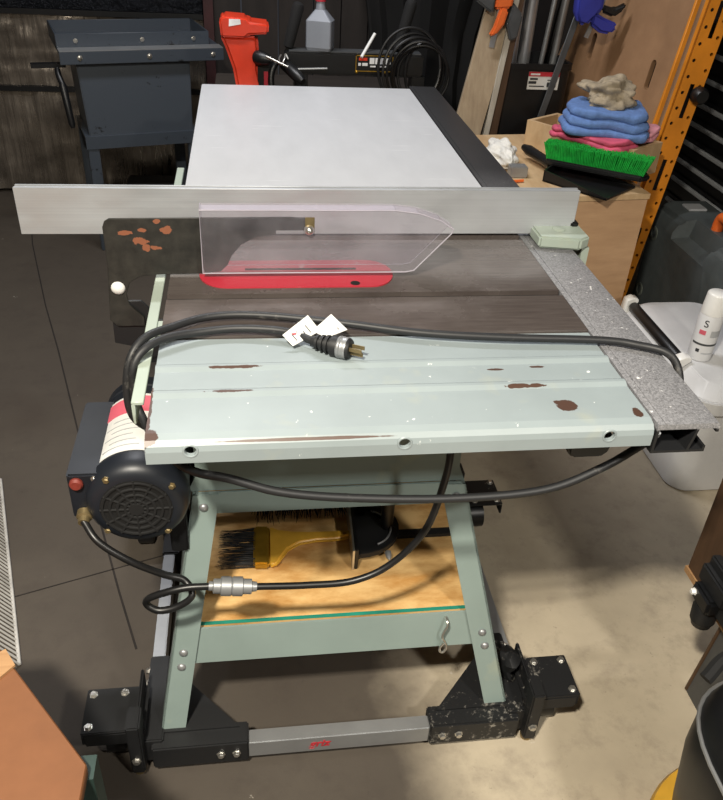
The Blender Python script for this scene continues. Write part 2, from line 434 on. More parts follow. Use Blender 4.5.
# cast iron centre with two mitre slots
pr = [(.264, H-.04), (.264, H), (.39, H), (.39, H-.010), (.409, H-.010), (.409, H), (.640, H), (.640, H-.010), (.659, H-.010), (.659, H), (.770, H), (.770, H-.04)]
B().poly([(0, y, z) for y, z in pr], (.686, 0, 0)).build('cast_table', M['iron'], saw)
for y in (.3905, .6405): B().box(.001, .685, y, y+.018, H-.0098, H-.0085).build('slot_floor', M['darkhole'], saw)
# red throat plate with finger hole
pts = []
for k in range(13):
    t = PI/2+PI*k/12; pts.append((.10+.05*math.cos(t), .485+.055*math.sin(t), H))
for k in range(13):
    t = -PI/2+PI*k/12; pts.append((.350+.045*math.cos(t), .485+.055*math.sin(t), H))
ip = B().poly(pts, (0, 0, .0022)).build('throat_plate', M['red'], saw)
B().lathe((.322, .442, H+.0018), (.322, .442, H+.0026), [(0, .0085), (1, .0085)], 20).build('finger_hole', M['darkhole'], saw)
B().box(.13, .33, .498, .506, H+.0018, H+.0026).build('blade_slot', M['darkhole'], saw)
# laminate extension
B().box(0, .686, .772, 1.93, H-.035, H-.002).bevel(.002).build('extension_table', M['lam'], saw)
B().box(-.001, .6865, .771, 1.931, H-.034, H-.010).build('edge_band', M['blackplain'], saw)
# rear rail (green angle iron)
b = B().poly([(-.027, .10, .866), (-.010, .10, .866), (-.010, .10, .872), (-.027, .10, .872)], (0, 1.0, 0))
b.poly([(-.027, .10, .835), (-.022, .10, .835), (-.022, .10, .868), (-.027, .10, .868)], (0, 1.0, 0))
b.box(-.012, .0, .30, .34, .85, .868).box(-.012, .0, .72, .76, .85, .868)
b.bevel(.0012, 1).build('rear_rail', M['greenpale'], saw)
# front rail: black aluminium extrusion
b = B()
def ex(pts, y0=0, y1=1.97): b.poly([(x, y0, z) for x, z in pts], (0, y1-y0, 0))
ex([(.6895, .868), (.778, .868), (.782, .871), (.782, .874), (.778, .877), (.6895, .877)])
ex([(.6895, .832), (.6935, .832), (.6935, .868), (.6895, .868)])
ex([(.6895, .828), (.770, .828), (.770, .832), (.6895, .832)])
ex([(.742, .832), (.746, .832), (.753, .868), (.749, .868)])
ex([(.766, .832), (.770, .832), (.770, .838), (.766, .838)])
ex([(.778, .862), (.782, .862), (.782, .871), (.778, .868)])
ex([(.7, .877), (.703, .877), (.703, .8785), (.7, .8785)])
rail = b.build('front_rail', M['rail'], saw); rebase(rail, (.6895, 0, .832+.0005))
bolt((.70, .02, .85), (1, 0, 0), .008, .006, 'galv', saw, 'rail_bolt')
# sheet steel cabinet under the table
b = B(); b.loft([[(.02, .262, .573), (.515, .262, .573), (.515, .735, .573), (.02, .735, .573)], [(.035, .27, .60), (.505, .27, .60), (.505, .73, .60), (.035, .73, .60)], [(.035, .27, .838), (.505, .27, .838), (.505, .73, .838), (.035, .73, .838)]])
body = b.build('cabinet', M['green'], saw)
cut(body, B().box(.07, .47, .31, .69, .5, .80))
# stand: splayed L legs
def legpts(sx, sy):
    top = V((.272+sx*.243, .49+sy*.24, .573)); bot = V((.290+sx*.352, .475+sy*.345, .052)); return top, bot
for sx in (-1, 1):
    for sy in (-1, 1):
        t, bt = legpts(sx, sy); w = .046; b = B(); th = .004
        ix = V((-sx, 0, 0)); iy = V((0, -sy, 0))
        for A, C in ((ix, iy), (iy, ix)):
            b.loft([[bt, bt+A*w, bt+A*w+C*th, bt+C*th], [t, t+A*w, t+A*w+C*th, t+C*th]])
        lg = b.build('leg', M['green'], saw)
        for f in (.955, .385, .325):
            p = bt.lerp(t, f)+ix*.022
            bolt(p, (0, sy, 0), .0085, .006, 'galv', lg, 'rivet', False)
def rail_between(z0, z1, sy, name):
    l0, l1 = [legpts(-1, sy)[1].lerp(legpts(-1, sy)[0], (z-.052)/.521) for z in (z0, z1)]
    r0, r1 = [legpts(1, sy)[1].lerp(legpts(1, sy)[0], (z-.052)/.521) for z in (z0, z1)]
    o = V((0, -sy*.006, 0))
    b = B().poly([l0+o+V((.005, 0, 0)), r0+o-V((.005, 0, 0)), r1+o-V((.005, 0, 0)), l1+o+V((.005, 0, 0))], (0, -sy*.004, 0))
    return b.build(name, M['green'], saw)
def rail_side(z0, z1, sx, name):
    f0, f1 = [legpts(sx, -1)[1].lerp(legpts(sx, -1)[0], (z-.052)/.521) for z in (z0, z1)]
    k0, k1 = [legpts(sx, 1)[1].lerp(legpts(sx, 1)[0], (z-.052)/.521) for z in (z0, z1)]
    o = V((-sx*.006, 0, 0)); q_ = V((0, .01, 0))
    return B().poly([f0+o+q_, k0+o-q_, k1+o-q_, f1+o+q_], (-sx*.004, 0, 0)).build(name, M['green'], saw)
for sy in (-1, 1):
    rail_between(.533, .573, sy, 'top_rail'); low = rail_between(.222, .297, sy, 'lower_rail')
    if sy < 0:
        for x in (.070, .545): B().cyl((x, .190, .280), (x, .20, .280), .005, seg=12).build('rail_hole', M['darkhole'], saw)
for sx in (-1, 1): rail_side(.533, .573, sx, 'top_rail'); rail_side(.212, .283, sx, 'lower_rail')
# motor hanging at the back
mc = V((-.055, 0, .607)); mot = B()
mot.lathe((mc.x, .185, mc.z), (mc.x, .47, mc.z), [(0, .060), (.012, .072), (.05, .081), (.10, .084), (.14, .0845), (.145, .081), (.85, .081), (.855, .084), (.95, .082), (1, .06)], 44)
motor = mot.build('motor', M['motor'], saw)
g = B()
for r in (.018, .03, .042, .054):
    rings = []
    ring = [(mc.x+r*math.cos(2*PI*k/36), .1835, mc.z+r*math.sin(2*PI*k/36)) for k in range(37)]
    g.tube(ring, .0028, 6, spline=False)
for k in range(12):
    a = 2*PI*k/12; g.cyl((mc.x+.012*math.cos(a), .1835, mc.z+.012*math.sin(a)), (mc.x+.058*math.cos(a), .1835, mc.z+.058*math.sin(a)), .0025, seg=6)
g.lathe((mc.x, .188, mc.z), (mc.x, .181, mc.z), [(0, .014), (1, .012)], 20)
g.build('fan_grille', M['blackmatt'], motor)
B().lathe((mc.x, .1865, mc.z), (mc.x, .184, mc.z), [(0, .058), (1, .058)], 32).build('fan_opening', M['darkhole'], motor)
for a in (.6, 2.2, 3.9, 5.4): bolt((mc.x+.071*math.cos(a), .190, mc.z+.071*math.sin(a)), (0, -1, 0), .005, .005, 'brass', motor, 'screw')
# curved name plate on the upper left of the motor shell
def curved(y0, y1, a0, a1, r, n=14):
    g = B(); rings = []
    for k in range(n+1):
        a = a0+(a1-a0)*k/n
        cs, sn = math.cos(a), math.sin(a)
        rings.append([(mc.x+rr*cs, y, mc.z+rr*sn) for rr, y in ((r, y0), (r, y1), (r+.0008, y1), (r+.0008, y0))])
    return g.loft(rings)
lab = curved(.235, .40, 1.35, 2.55, .0815).build('name_plate', M['paper'], motor)
curved(.345, .392, 1.38, 2.5, .0826).build('red_band', M['pinkink'], motor)
for k in range(6): curved(.25+.015*k, .2515+.015*k, 1.5+.08*(k % 3), 2.3-.15*(k % 2), .0826, 10).build('print_line', M['handlegrey'], motor)
b = B().frustum((-.128, .31, 0), .575, .665, .034, .105, .034, .105, .006).bevel(.003, 2)
jb = b.build('junction_box', M['motor'], saw)
B().lathe((-.147, .206, .648), (-.147, .197, .648), [(0, .011), (.6, .011), (1, .008)], 18).build('red_button', M['buttonred'], jb)
bolt((-.118, .205, .655), (0, -1, 0), .005, .004, 'steel', jb, 'screw')
B().lathe((-.142, .207, .585), (-.142, .185, .580), [(0, .013), (.5, .013), (.6, .010), (1, .009)], 14).build('cable_gland', M['brass'], jb)
b = B().box(-.012, .018, .22, .46, .47, .70).box(-.05, .0, .25, .44, .50, .53); b.bevel(.003).build('motor_mount', M['blackplain'], saw)
# switch box under the front rail
b = B().poly([(.575, .02, .842), (.645, .02, .842), (.638, .02, .815), (.630, .02, .808), (.587, .02, .808), (.580, .02, .815)], (0, .11, 0)).bevel(.003)
b.build('switch_box', M['blackplain'], saw)
# blade guard: splitter plate, arm, clear cover
gp = [(-.104, .955), (-.104, .9), (-.108, .845), (-.112, .795), (-.10, .782), (-.052, .782), (-.052, .80), (-.075, .825), (-.078, .845), (-.07, .868), (-.05, .880), (-.02, .883), (.055, .884), (.088, .888), (.100, .900), (.108, .918), (.125, .938), (.150, .952), (.185, .957), (.185, .966), (.243, .966), (.243, .985), (.21, .988), (-.092, .985), (-.100, .98), (-.104, .97)]
sp = B().poly([(x, .481, z) for x, z in gp], (0, .004, 0)).bevel(.0008, 1).build('blade_guard', M['splitter'], saw)
rebase(sp, (0, .481, .89))
ar = B().box(.10, .245, .4795, .4865, .965, .986); ar.build('arm', M['black'], sp)
bolt((-.091, .481, .858), (0, -1, 0), .0125, .007, 'whitegloss', sp, 'knob', False)
bolt((.241, .464, .972), (0, -1, 0), .009, .010, 'steel', sp, 'pivot_bolt', False)
b = B().box(.234, .250, .464, .466, .968, .994); b.build('bracket', M['brass'], sp)
cp = [(.058, .892), (.415, .892), (.43, .895), (.492, .965), (.495, .972), (.47, .988), (.43, 1.001), (.39, 1.006), (.058, 1.006)]
b = B()
for y in (.466, .498): b.poly([(x, y, z) for x, z in cp], (0, .002, 0))
top = [(.058, 1.006), (.39, 1.006), (.43, 1.001), (.47, .988), (.495, .972)]
for (x0, z0), (x1, z1) in zip(top, top[1:]): b.poly([(x0, .468, z0-.002), (x0, .498, z0-.002), (x0, .498, z0), (x0, .468, z0)], (x1-x0, 0, z1-z0))
b.poly([(.058, .468, .892), (.060, .468, .892), (.060, .498, .892), (.058, .498, .892)], (0, 0, .111))
b.build('clear_cover', M['clear'], sp)
b = B().tube([(x, .4655, z) for x, z in cp]+[(cp[0][0], .4655, cp[0][1])], .0011, 6, spline=False)
b.tube([(.058, .468, 1.0065), (.058, .498, 1.0065)], .0010, 6, spline=False)
b.build('cover_edge', M['clearedge'], sp)
b = B().poly([(-.108, .486, .83), (-.055, .486, .83), (-.03, .486, .80), (-.03, .486, .72), (-.06, .486, .70), (-.07, .486, .735), (-.11, .486, .745)], (0, .006, 0))
b.box(-.06, .02, .488, .494, .70, .79); b.bevel(.001, 1).build('splitter_bracket', M['black'], saw)
# motor cord with inline connector
cd = B().tube([(.455, .20, .80), (.447, .15, .735), (.442, .145, .667), (.419, .14, .569), (.364, .135, .498), (.30, .13, .468), (.22, .13, .464), (.13, .13, .468)], .0062, 10)
cd.tube([(.06, .13, .475), (.02, .13, .475), (-.012, .13, .468), (-.045, .135, .45), (-.052, .14, .43), (-.032, .135, .418), (.0, .135, .425), (.025, .14, .445), (.012, .16, .462), (-.02, .16, .478), (-.07, .15, .523), (-.117, .16, .56), (-.142, .188, .582)], .0062, 10)
cord = cd.build('motor_cord', M['cable'], saw)
g = B().lathe((.135, .13, .468), (.055, .13, .476), [(0, .008), (.1, .009), (.11, .013), (.28, .013), (.3, .0165), (.5, .0165), (.52, .0145), (.54, .0165), (.74, .0165), (.76, .0125), (.9, .0125), (.92, .008), (1, .008)], 18)
g.build('connector', M['galv'], cord)

# ---------------------------------------------------------------- rip fence
fence = thing('rip_fence', 'long bare aluminium rip fence lying across the saw table', 'fence', (.3, .665, .885))
fx0, fx1 = -.285, .797
b = B().box(fx0, fx1, .656, .660, .886, .976).box(fx0, fx1, .672, .676, .886, .976).box(fx0, fx1, .660, .672, .886, .890).box(fx0, fx1, .660, .666, .972, .9755).box(fx0, fx1, .660, .672, .93, .934)
b.bevel(.0008, 1).build('fence_bar', M['alu'], fence)
B().box(.50, .61, .6605, .6715, .968, .9715).build('slide_plate', M['steel'], fence)
for x in (.515, .53, .56, .59): bolt((x, .666, .9715), (0, 0, 1), .004, .003, 'blackplain', fence, 'screw')
hb = B().poly([(.708, .60, .879), (.788, .585, .879), (.812, .60, .879), (.812, .70, .879), (.708, .70, .879)], (0, 0, .024)).bevel(.004, 2).build('fence_head', M['greenpale'], fence)
B().box(.800, .815, .60, .69, .83, .879).build('clamp_plate', M['greenpale'], fence)
B().lathe((.76, .64, .903), (.76, .64, .905), [(0, .014), (.5, .014), (1, .012)], 20).build('cap', M['greenpale'], hb)
B().box(.790, .806, .652, .68, .880, .912).bevel(.003).build('end_cap', M['blackplain'], fence)

# ---------------------------------------------------------------- mobile base
base = thing('mobile_base', 'black and silver rolling base frame under the saw stand', 'mobile base', (.29, .46, 0))
for y in (.10, .82): 
    fb = B().box(.09, .47, y, y+.030, .022, .067).bevel(.002).build('cross_bar', M['galv'], base)
    if y < .2:
        text('lettering', 'griz', .027, M['redink'], fb, frame((.248, y-.0006, .047), (1, 0, 0), (0, 0, 1)), .0004, .25, .0006)
for x in (-.085, .66): B().box(x-.004, x+.022, .20, .76, .03, .08).bevel(.002).build('side_bar', M['galv'], base)
def corner(sx, sy):
    """one corner: socket sleeves, gusset, wheel housing, levelling foot"""
    cx = .290+sx*.352; y0 = .475+sy*.358-(.027 if sy < 0 else 0); fx = lambda v: cx-sx*v; fy = lambda v: y0-sy*v
    bx = lambda b, a0, a1, c0, c1, z0, z1: b.box(min(fx(a0), fx(a1)), max(fx(a0), fx(a1)), min(fy(c0), fy(c1)), max(fy(c0), fy(c1)), z0, z1)
    mt = M['blackdust'] if sx > 0 else M['black']
    b = B(); bx(b, -.012, .172, .006, .054, .016, .076); bx(b, -.03, .01, .02, .22, .02, .085); b.bevel(.003)
    ck = b.build('corner_bracket', mt, base)
    g = B().poly([(fx(.0), fy(.04), .0765), (fx(.155), fy(.04), .0765), (fx(.0), fy(.21), .0765)], (0, 0, .004)); g.build('gusset', mt, ck)
    b = B(); bx(b, -.052, -.026, .0, .05, .014, .155); bx(b, -.036, -.03, .05, .14, .02, .15); b.bevel(.004)
    b.build('post_plate', mt, base)
    b = B(); bx(b, -.141, -.022, .028, .128, .104, .111); bx(b, -.141, -.136, .028, .128, .075, .104); bx(b, -.136, -.022, .028, .033, .07, .104); b.bevel(.002)
    wh = b.build('wheel_housing', mt, base)
    for a, c in ((-.128, .042), (-.128, .114), (-.048, .042), (-.068, .114)): bolt((fx(a), fy(c), .111), (0, 0, 1), .0065, .006, 'steel', wh, 'bolt')
    b = B().lathe((fx(-.105), fy(.078), .036), (fx(-.065), fy(.078), .036), [(0, .03), (.05, .036), (.95, .036), (1, .03)], 24)
    b.build('wheel', M['blackplain'], base)
    b = B().lathe((fx(-.04), fy(-.002+.02), .0), (fx(-.04), fy(.018), .026), [(0, .012), (.3, .013), (.45, .012), (.5, .006), (1, .006)], 18)
    b.build('levelling_foot', M['brass'], base)
    bolt((fx(-.04), fy(.0), .055), (0, -1 if sy < 0 else 1, 0), .007, .006, 'steel', ck, 'bolt')
    if sy < 0:
        for a in ((.118, .148) if sx < 0 else (.112, .146)): bolt((fx(a), fy(.006), .045), (0, -1, 0), .0065, .007, 'steel', ck, 'bolt')
        for c in (.16, .19): bolt((fx(-.03), fy(c), .075), (-sx*-1, 0, 0), .006, .008, 'steel', ck, 'bolt')
for sx in (-1, 1):
    for sy in (-1, 1): corner(sx, sy)
# crumpled plastic hanging at the right corner
b = B().ball((.652, .20, .12), (.018, .03, .035), 14).jitter(.02, 40, 3)
tag(b.build('plastic_wrap', M['blackdust']), 'crumpled black plastic wrap beside the right front saw leg', 'plastic wrap')

# ---------------------------------------------------------------- shelf and what lies on it
sh = thing('plywood_shelf', 'loose plywood board lying on the lower rails of the saw stand', 'shelf', (.29, .47, .284))
b = B().poly([(.014, .203, .284), (.570, .203, .284), (.590, .74, .284), (-.005, .74, .284)], (0, 0, .010)); b.build('board', M['ply'], sh)
B().poly([(.014, .203, .2942), (.570, .203, .2942), (.570, .211, .2942), (.014, .211, .2942)], (0, 0, .0008)).build('edge_tape', M['teal'], sh)
ZS = .2945
pb = thing('paint_brush', 'flat paint brush with yellow wooden handle lying on the plywood shelf', 'paint brush', (.16, .39, ZS), 0)
g = B(); pts = [(.158, .335), (.172, .332), (.182, .345), (.20, .375), (.225, .392), (.26, .398), (.30, .398), (.333, .403), (.343, .413), (.336, .424), (.30, .425), (.25, .426), (.21, .430), (.182, .437), (.172, .445), (.160, .445)]
g.poly([(x, y, ZS+.004) for x, y in pts], (0, 0, .014)).bevel(.005, 3); hd = g.build('handle', M['yellow'], pb)
cut(hd, B().lathe((.322, .413, ZS-.01), (.322, .413, ZS+.05), [(0, .0045), (1, .0045)], 14))
g = B().poly([(.128, .335, ZS+.002), (.160, .333, ZS+.002), (.163, .446, ZS+.002), (.131, .448, ZS+.002)], (0, 0, .018)).bevel(.004, 2); g.build('ferrule', M['gold'], pb)
g = B()
for i in range(90):
    y = .338+.105*random.random(); z = ZS+.004+.013*random.random(); g.cyl((.132, y, z), (.062+random.uniform(-.006, .008), y+random.uniform(-.008, .008), z+random.uniform(-.002, .003)), .0013, .0004, 5)
g.build('bristles', M['bristleblack'], pb)
# mitre gauge
mg = thing('mitre_gauge', 'black mitre gauge with upright knob lying on the plywood shelf', 'mitre gauge', (.39, .40, ZS))
g = B().poly([(.332, .322, ZS), (.340, .322, ZS), (.348, .52, ZS), (.340, .52, ZS)], (0, 0, .055)).bevel(.002); g.build('face_plate', M['blackplain'], mg)
B().poly([(.328, .322, ZS), (.332, .322, ZS), (.340, .52, ZS), (.336, .52, ZS)], (0, 0, .053)).build('machined_face', M['steel'], mg)
pts = [(.342, .335, ZS+.012)]+[(.345+.095*math.cos(-PI/2+PI*k/14), .425+.085*math.sin(-PI/2+PI*k/14), ZS+.012) for k in range(15)]+[(.35, .515, ZS+.012)]
head = B().poly(pts, (0, 0, .014)).bevel(.003).build('protractor_head', M['black'], mg)
g = B().tube([(.365+.055*math.cos(-1.2+2.4*k/10), .415+.055*math.sin(-1.2+2.4*k/10), ZS+.028) for k in range(11)], .0022, 6); g.build('scale_arc', M['galv'], head)
B().lathe((.412, .415, ZS+.026), (.412, .415, ZS+.125), [(0, .009), (.12, .009), (.14, .013), (.9, .014), (.97, .0125), (1, .009)], 18).build('knob', M['blackplain'], mg)
B().box(.36, .56, .405, .424, ZS, ZS+.009).build('guide_bar', M['black'], mg)
bolt((.405, .345, ZS+.02), (0, -1, 0), .007, .02, 'galv', mg, 'stop_screw', False)
# hand brush with black bristles
hb_ = thing('dust_brush', 'black bristled dust brush lying at the back of the plywood shelf', 'brush', (.25, .56, ZS))
g = B().box(.13, .40, .505, .53, ZS+.018, ZS+.055).bevel(.008, 3); g.build('brush_back', M['blackplain'], hb_)
B().lathe((.13, .517, ZS+.036), (.035, .505, ZS+.036), [(0, .012), (.1, .018), (.4, .018), (.45, .012), (.9, .014), (1, .008)], 18).build('handle', M['galv'], hb_)
g = B()
for i in range(260):
    x = .135+.26*random.random(); z = ZS+.022+.03*random.random()
    g.cyl((x, .508, z), (x+random.uniform(-.012, .012), .462+random.uniform(-.012, .01), z+random.uniform(-.014, .01)), .0014, .0005, 5)
g.build('bristles', M['bristleblack'], hb_)
# wire hook on the lower rail
yh = .178
tag(B().tube([(.496, yh+.014, .276), (.497, yh+.012, .289), (.497, yh-.0, .2915), (.496, yh-.007, .284), (.490, yh-.009, .268), (.489, yh-.009, .255), (.496, yh-.010, .240), (.499, yh-.012, .227), (.494, yh-.013, .216), (.487, yh-.013, .219), (.486, yh-.013, .229), (.492, yh-.012, .24)], .0024, 8).build('wire_hook', M['steel']), 'bent wire hook hanging on the front rail of the saw stand', 'hook')

# ---------------------------------------------------------------- looped power cord with plug
pc = thing('power_cord', 'looped grey power cord across the green wing ending in a black plug', 'power cord', (.3, .2, H))
R = .0064; zt = H+R+.0015
path = [(.232, .226, zt+.002), (.19, .255, zt+.004), (.121, .268, zt+.003), (.061, .261, zt+.002), (.012, .238, zt+.006), (-.018, .213, .889), (-.034, .197, .868), (-.036, .190, .83), (-.028, .175, .80), (.0, .12, .785), (.035, .07, .785), (.062, .055, .780), (.103, .05, .772), (.173, .045, .748), (.276, .045, .731), (.428, .045, .721), (.567, .045, .730), (.656, .055, .760), (.72, .07, .79), (.775, .095, .80), (.797, .135, .83), (.798, .160, .865), (.782, .178, .8845), (.745, .2, .8862), (.687, .219, .8862), (.526, .231, zt), (.401, .25, zt), (.278, .283, zt+.002), (.153, .312, zt+.002), (.074, .31, zt+.002), (.018, .275, zt+.004), (-.018, .242, .893), (-.039, .217, .874), (-.048, .203, .83), (-.044, .20, .78), (-.02, .23, .73), (.01, .26, .70)]
B().tube(path, R, 10, 10).build('cord', M['rubber'], pc)
pl = B().lathe((.228, .228, zt+.002), (.285, .196, zt+.004), [(0, .006), (.02, .008), (.12, .009), (.14, .012), (.2, .012), (.21, .0095), (.26, .0095), (.27, .013), (.33, .013), (.34, .010), (.39, .010), (.4, .0145), (.46, .0145), (.47, .0115), (.52, .0115), (.54, .0165), (.95, .0165), (1, .014)], 20).build('plug', M['black'], pc)
g = B().lathe((.268, .2055, zt+.0035), (.281, .1983, zt+.004), [(0, .0167), (.15, .0175), (.3, .0167), (.45, .0175), (.6, .0167), (.8, .0175), (1, .0167)], 20); g.build('collar', M['galv'], pl)
dv = V((.285-.228, .196-.228, .002)).normalized(); sd = V((0, 0, 1)).cross(dv)
for s_, z_ in ((-.006, .003), (.006, .003), (0, -.006)):
    p0 = V((.284, .1965, zt+.004))+sd*s_+V((0, 0, z_)); B().obox(p0+dv*.010, (.022, .0016, .006), frame((0, 0, 0), dv, sd).to_3x3()).build('prong', M['brass'], pl)
for nm, pts in (('paper_tag', [(.185, .235, .896), (.225, .262, .915), (.243, .245, .897), (.20, .222, .884)]), ('paper_tag', [(.232, .248, .896), (.262, .27, .912), (.285, .245, .898), (.25, .23, .892)])):
    tg = B().poly(pts, (0, 0, .0008)).build(nm, M['paper'], pc)
    a, b_, c_, d_ = [V(p) for p in pts]
    g = B()
    for k in range(4):
        f = .2+.17*k; p = a.lerp(b_, f); r = d_.lerp(c_, f); x_ = (r-p)
        p2, r2 = p+x_*.35, p+x_*.85; w = (b_-a).normalized()*.0015
        g.poly([p2+V((0, 0, .0009)), r2+V((0, 0, .0009)), r2+w+V((0, 0, .0009)), p2+w+V((0, 0, .0009))], (0, 0, .0003))
    g.build('tag_print', M['ink'], tg)
    ce = a.lerp(c_, .3)+V((0, 0, .001)); B().lathe(ce, ce+V((0, 0, .0006)), [(0, .004), (1, .004)], 12).build('tag_mark', M['redink'], tg) if a.x < .2 else None

# ---------------------------------------------------------------- grey machine stand at the back left
ts = thing('machine_stand', 'dark grey steel machine stand with tray top by the foil wall', 'machine stand', (-.25, 2.85, 0))
TS = ts
b = B(); b.loft([[(-.50, 2.70, .50), (-.07, 2.70, .50), (-.07, 3.02, .50), (-.50, 3.02, .50)], [(-.515, 2.72, .80), (-.06, 2.72, .80), (-.06, 3.02, .80), (-.515, 3.02, .80)]]).bevel(.004).build('cabinet_box', M['toolgrey'], ts)
for z, (x0, x1) in ((.487, (-.515, -.055)), (.45, (-.515, -.055))):
    pass
b = B().box(-.52, -.05, 2.685, 2.70, .452, .503).box(-.52, -.05, 2.70, 3.03, .494, .504); b.build('frame_rail', M['toolgrey'], ts)
for x in (-.515, -.095):
    for y in (2.69, 2.99): B().poly([(x, y, .0), (x+.045, y, .0), (x+.045, y+.03, .0), (x, y+.03, .0)], (0, 0, .495)).bevel(.003).build('leg', M['toolgrey'], ts)
b = B().box(-.575, .075, 2.68, 2.69, .785, .832).box(-.575, .075, 2.69, 3.08, .822, .832); b.bevel(.002).build('flange', M['toolgrey'], ts)
B().box(-.574, .074, 2.683, 2.757, .8322, .8345).build('flange_sheen', M['galv'], ts)  # pale strip painted in as the reflection along the flange top
b = B()
b.box(-.575, .035, 2.76, 2.766, .832, .885).box(-.575, .035, 3.07, 3.076, .832, .885).box(-.575, -.569, 2.766, 3.07, .832, .885).box(.029, .035, 2.766, 3.07, .832, .885).box(-.569, .029, 2.766, 3.07, .832, .836)
tr_ = b.bevel(.0015, 1).build('tray', M['toolgrey'], ts)
for x in (-.50, -.24, -.03): bolt((x, 2.76, .858), (0, -1, 0), .007, .006, 'steel', tr_, 'bolt')
for x in (-.50, -.23, .03): bolt((x, 2.68, .81), (0, -1, 0), .008, .006, 'steel', ts, 'bolt')
b = B().tube([(-.585, 2.74, .76), (-.585, 2.72, .74), (-.578, 2.70, .71)], .012, 10).lathe((-.578, 2.70, .72), (-.565, 2.66, .55), [(0, .01), (.1, .015), (.9, .013), (1, .008)], 14)
b.build('lever', M['blackplain'], ts)
b = B().box(-.68, -.55, 2.76, 2.80, .76, .775); b.build('side_bar', M['blackplain'], ts)
ts.location.x -= .055; ts.rotation_euler.z = math.radians(16)
# dark things stored below
tag(B().frustum((-.25, 3.18, 0), .0, .14, .2, .06, .2, .06, .01).bevel(.003).build('steel_box', M['blackplain']), 'low black box on the floor behind the grey machine stand', 'box')

# ---------------------------------------------------------------- bench behind the extension table
bt_ = thing('workbench', 'dark wooden workbench standing behind the white extension table', 'workbench', (.45, 2.4, 0))
B().box(.02, .86, 2.20, 2.75, .70, .74).bevel(.003).build('bench_top', M['benchwood'], bt_)
for x in (.04, .77):
    for y in (2.22, 2.66): B().box(x, x+.07, y, y+.07, 0, .70).build('leg', M['benchwood'], bt_)
B().box(.04, .84, 2.70, 2.73, .60, .70).build('apron', M['benchwood'], bt_)
# red bench vise
vs = thing('bench_vise', 'bright red bench vise clamped at the left end of the dark workbench', 'vise', (.19, 2.32, .74))
b = B(); rg = []
for z, xc, hw, hy in ((.742, .165, .055, .07), (.78, .16, .05, .06), (.86, .145, .048, .05), (.93, .135, .062, .05), (.97, .125, .07, .05)):
    rg.append([(xc-hw, 2.30-hy, z), (xc+hw*.9, 2.30-hy, z), (xc+hw*.9, 2.30+hy, z), (xc-hw, 2.30+hy, z)])
b.loft(rg).bevel(.012, 3).build('fixed_body', M['visered'], vs)
b = B().poly([(.06, 2.24, .965), (.145, 2.24, .965), (.155, 2.24, .975), (.225, 2.24, .980), (.228, 2.24, 1.012), (.16, 2.24, 1.018), (.15, 2.24, 1.03), (.07, 2.24, 1.035), (.055, 2.24, 1.02)], (0, .11, 0)).bevel(.008, 3)
jw = b.build('jaw_head', M['visered'], vs)
B().poly([(.088, 2.2385, 1.002), (.13, 2.2385, 1.010), (.128, 2.2385, 1.026), (.09, 2.2385, 1.026)], (0, .001, 0)).build('decal', M['whiteink'], jw)
b = B().lathe((.175, 2.245, .905), (.235, 2.21, .90), [(0, .02), (.3, .026), (.6, .022), (1, .012)], 18); b.box(.185, .235, 2.25, 2.32, .74, .88); b.bevel(.003).build('screw_housing', M['blackplain'], vs)
B().box(.207, .222, 2.244, 2.25, .80, .855).build('red_stripe', M['red'], vs)
B().lathe((.215, 2.20, .915), (.29, 2.17, .888), [(0, .004), (1, .004)], 10).build('handle_bar', M['steel'], vs)
b = B()
for x in (.155, .185, .215): b.lathe((x, 2.22, .742), (x, 2.22, .775), [(0, .014), (.7, .014), (1, .01)], 14)
b.build('clamp_bolt', M['galv'], vs)
# black steel carrier with padded arms
cr = thing('hitch_carrier', 'black steel carrier beam with two padded upright arms on the dark workbench', 'carrier', (.5, 2.33, .74))
b = B().box(.285, .80, 2.29, 2.36, .84, .915).bevel(.005); bmb = b.build('beam', M['blackplain'], cr)
for x in (.32, .76): B().box(x, x+.05, 2.29, 2.36, .742, .84).bevel(.003).build('foot', M['blackplain'], cr)
B().box(.30, .79, 2.295, 2.355, .916, .92).build('top_pad', M['greymark'], cr)
for (x0, z0, x1, z1) in ((.292, .93, .338, 1.075), (.700, .92, .748, 1.10)):
    am = B().lathe((x0, 2.325, .90), (x1, 2.325, z1), [(0, .008), (.12, .008), (.16, .019), (.9, .022), (.97, .018), (1, .01)], 16).build('padded_arm', M['blackmatt'], cr)
B().lathe((.275, 2.27, .885), (.345, 2.19, .835), [(0, .013), (.1, .021), (.7, .021), (.85, .018), (1, .012)], 16).build('side_grip', M['blackplain'], cr)
b = B().tube([(.27, 2.26, .91), (.262, 2.24, .90), (.268, 2.22, .885), (.28, 2.23, .90), (.285, 2.25, .915), (.295, 2.24, .90)], .003, 8); b.build('wire_clip', M['steel'], cr)
b = B().tube([(.255, 2.26, .89), (.235, 2.25, .85), (.235, 2.24, .80), (.255, 2.24, .755), (.30, 2.24, .75)], .012, 10); b.build('hook_arm', M['blackplain'], cr)
B().lathe((.565, 2.284, .905), (.62, 2.35, .975), [(0, .006), (1, .006)], 10).build('pull_pin', M['whitegloss'], cr)
lb = B().box(.545, .685, 2.288, 2.290, .856, .911).build('label_plate', M['blackplain'], cr)
b = B()
for a in ((.545, .685, .909, .912), (.545, .685, .855, .858)): b.box(a[0], a[1], 2.2865, 2.2885, a[2], a[3])
for a in ((.545, .548), (.682, .685)): b.box(a[0], a[1], 2.2865, 2.2885, .855, .912)
b.build('label_border', M['gold'], lb)
b = B().box(.557, .588, 2.287, 2.2882, .893, .903); b.build('red_print', M['visered'], lb)
b = B()
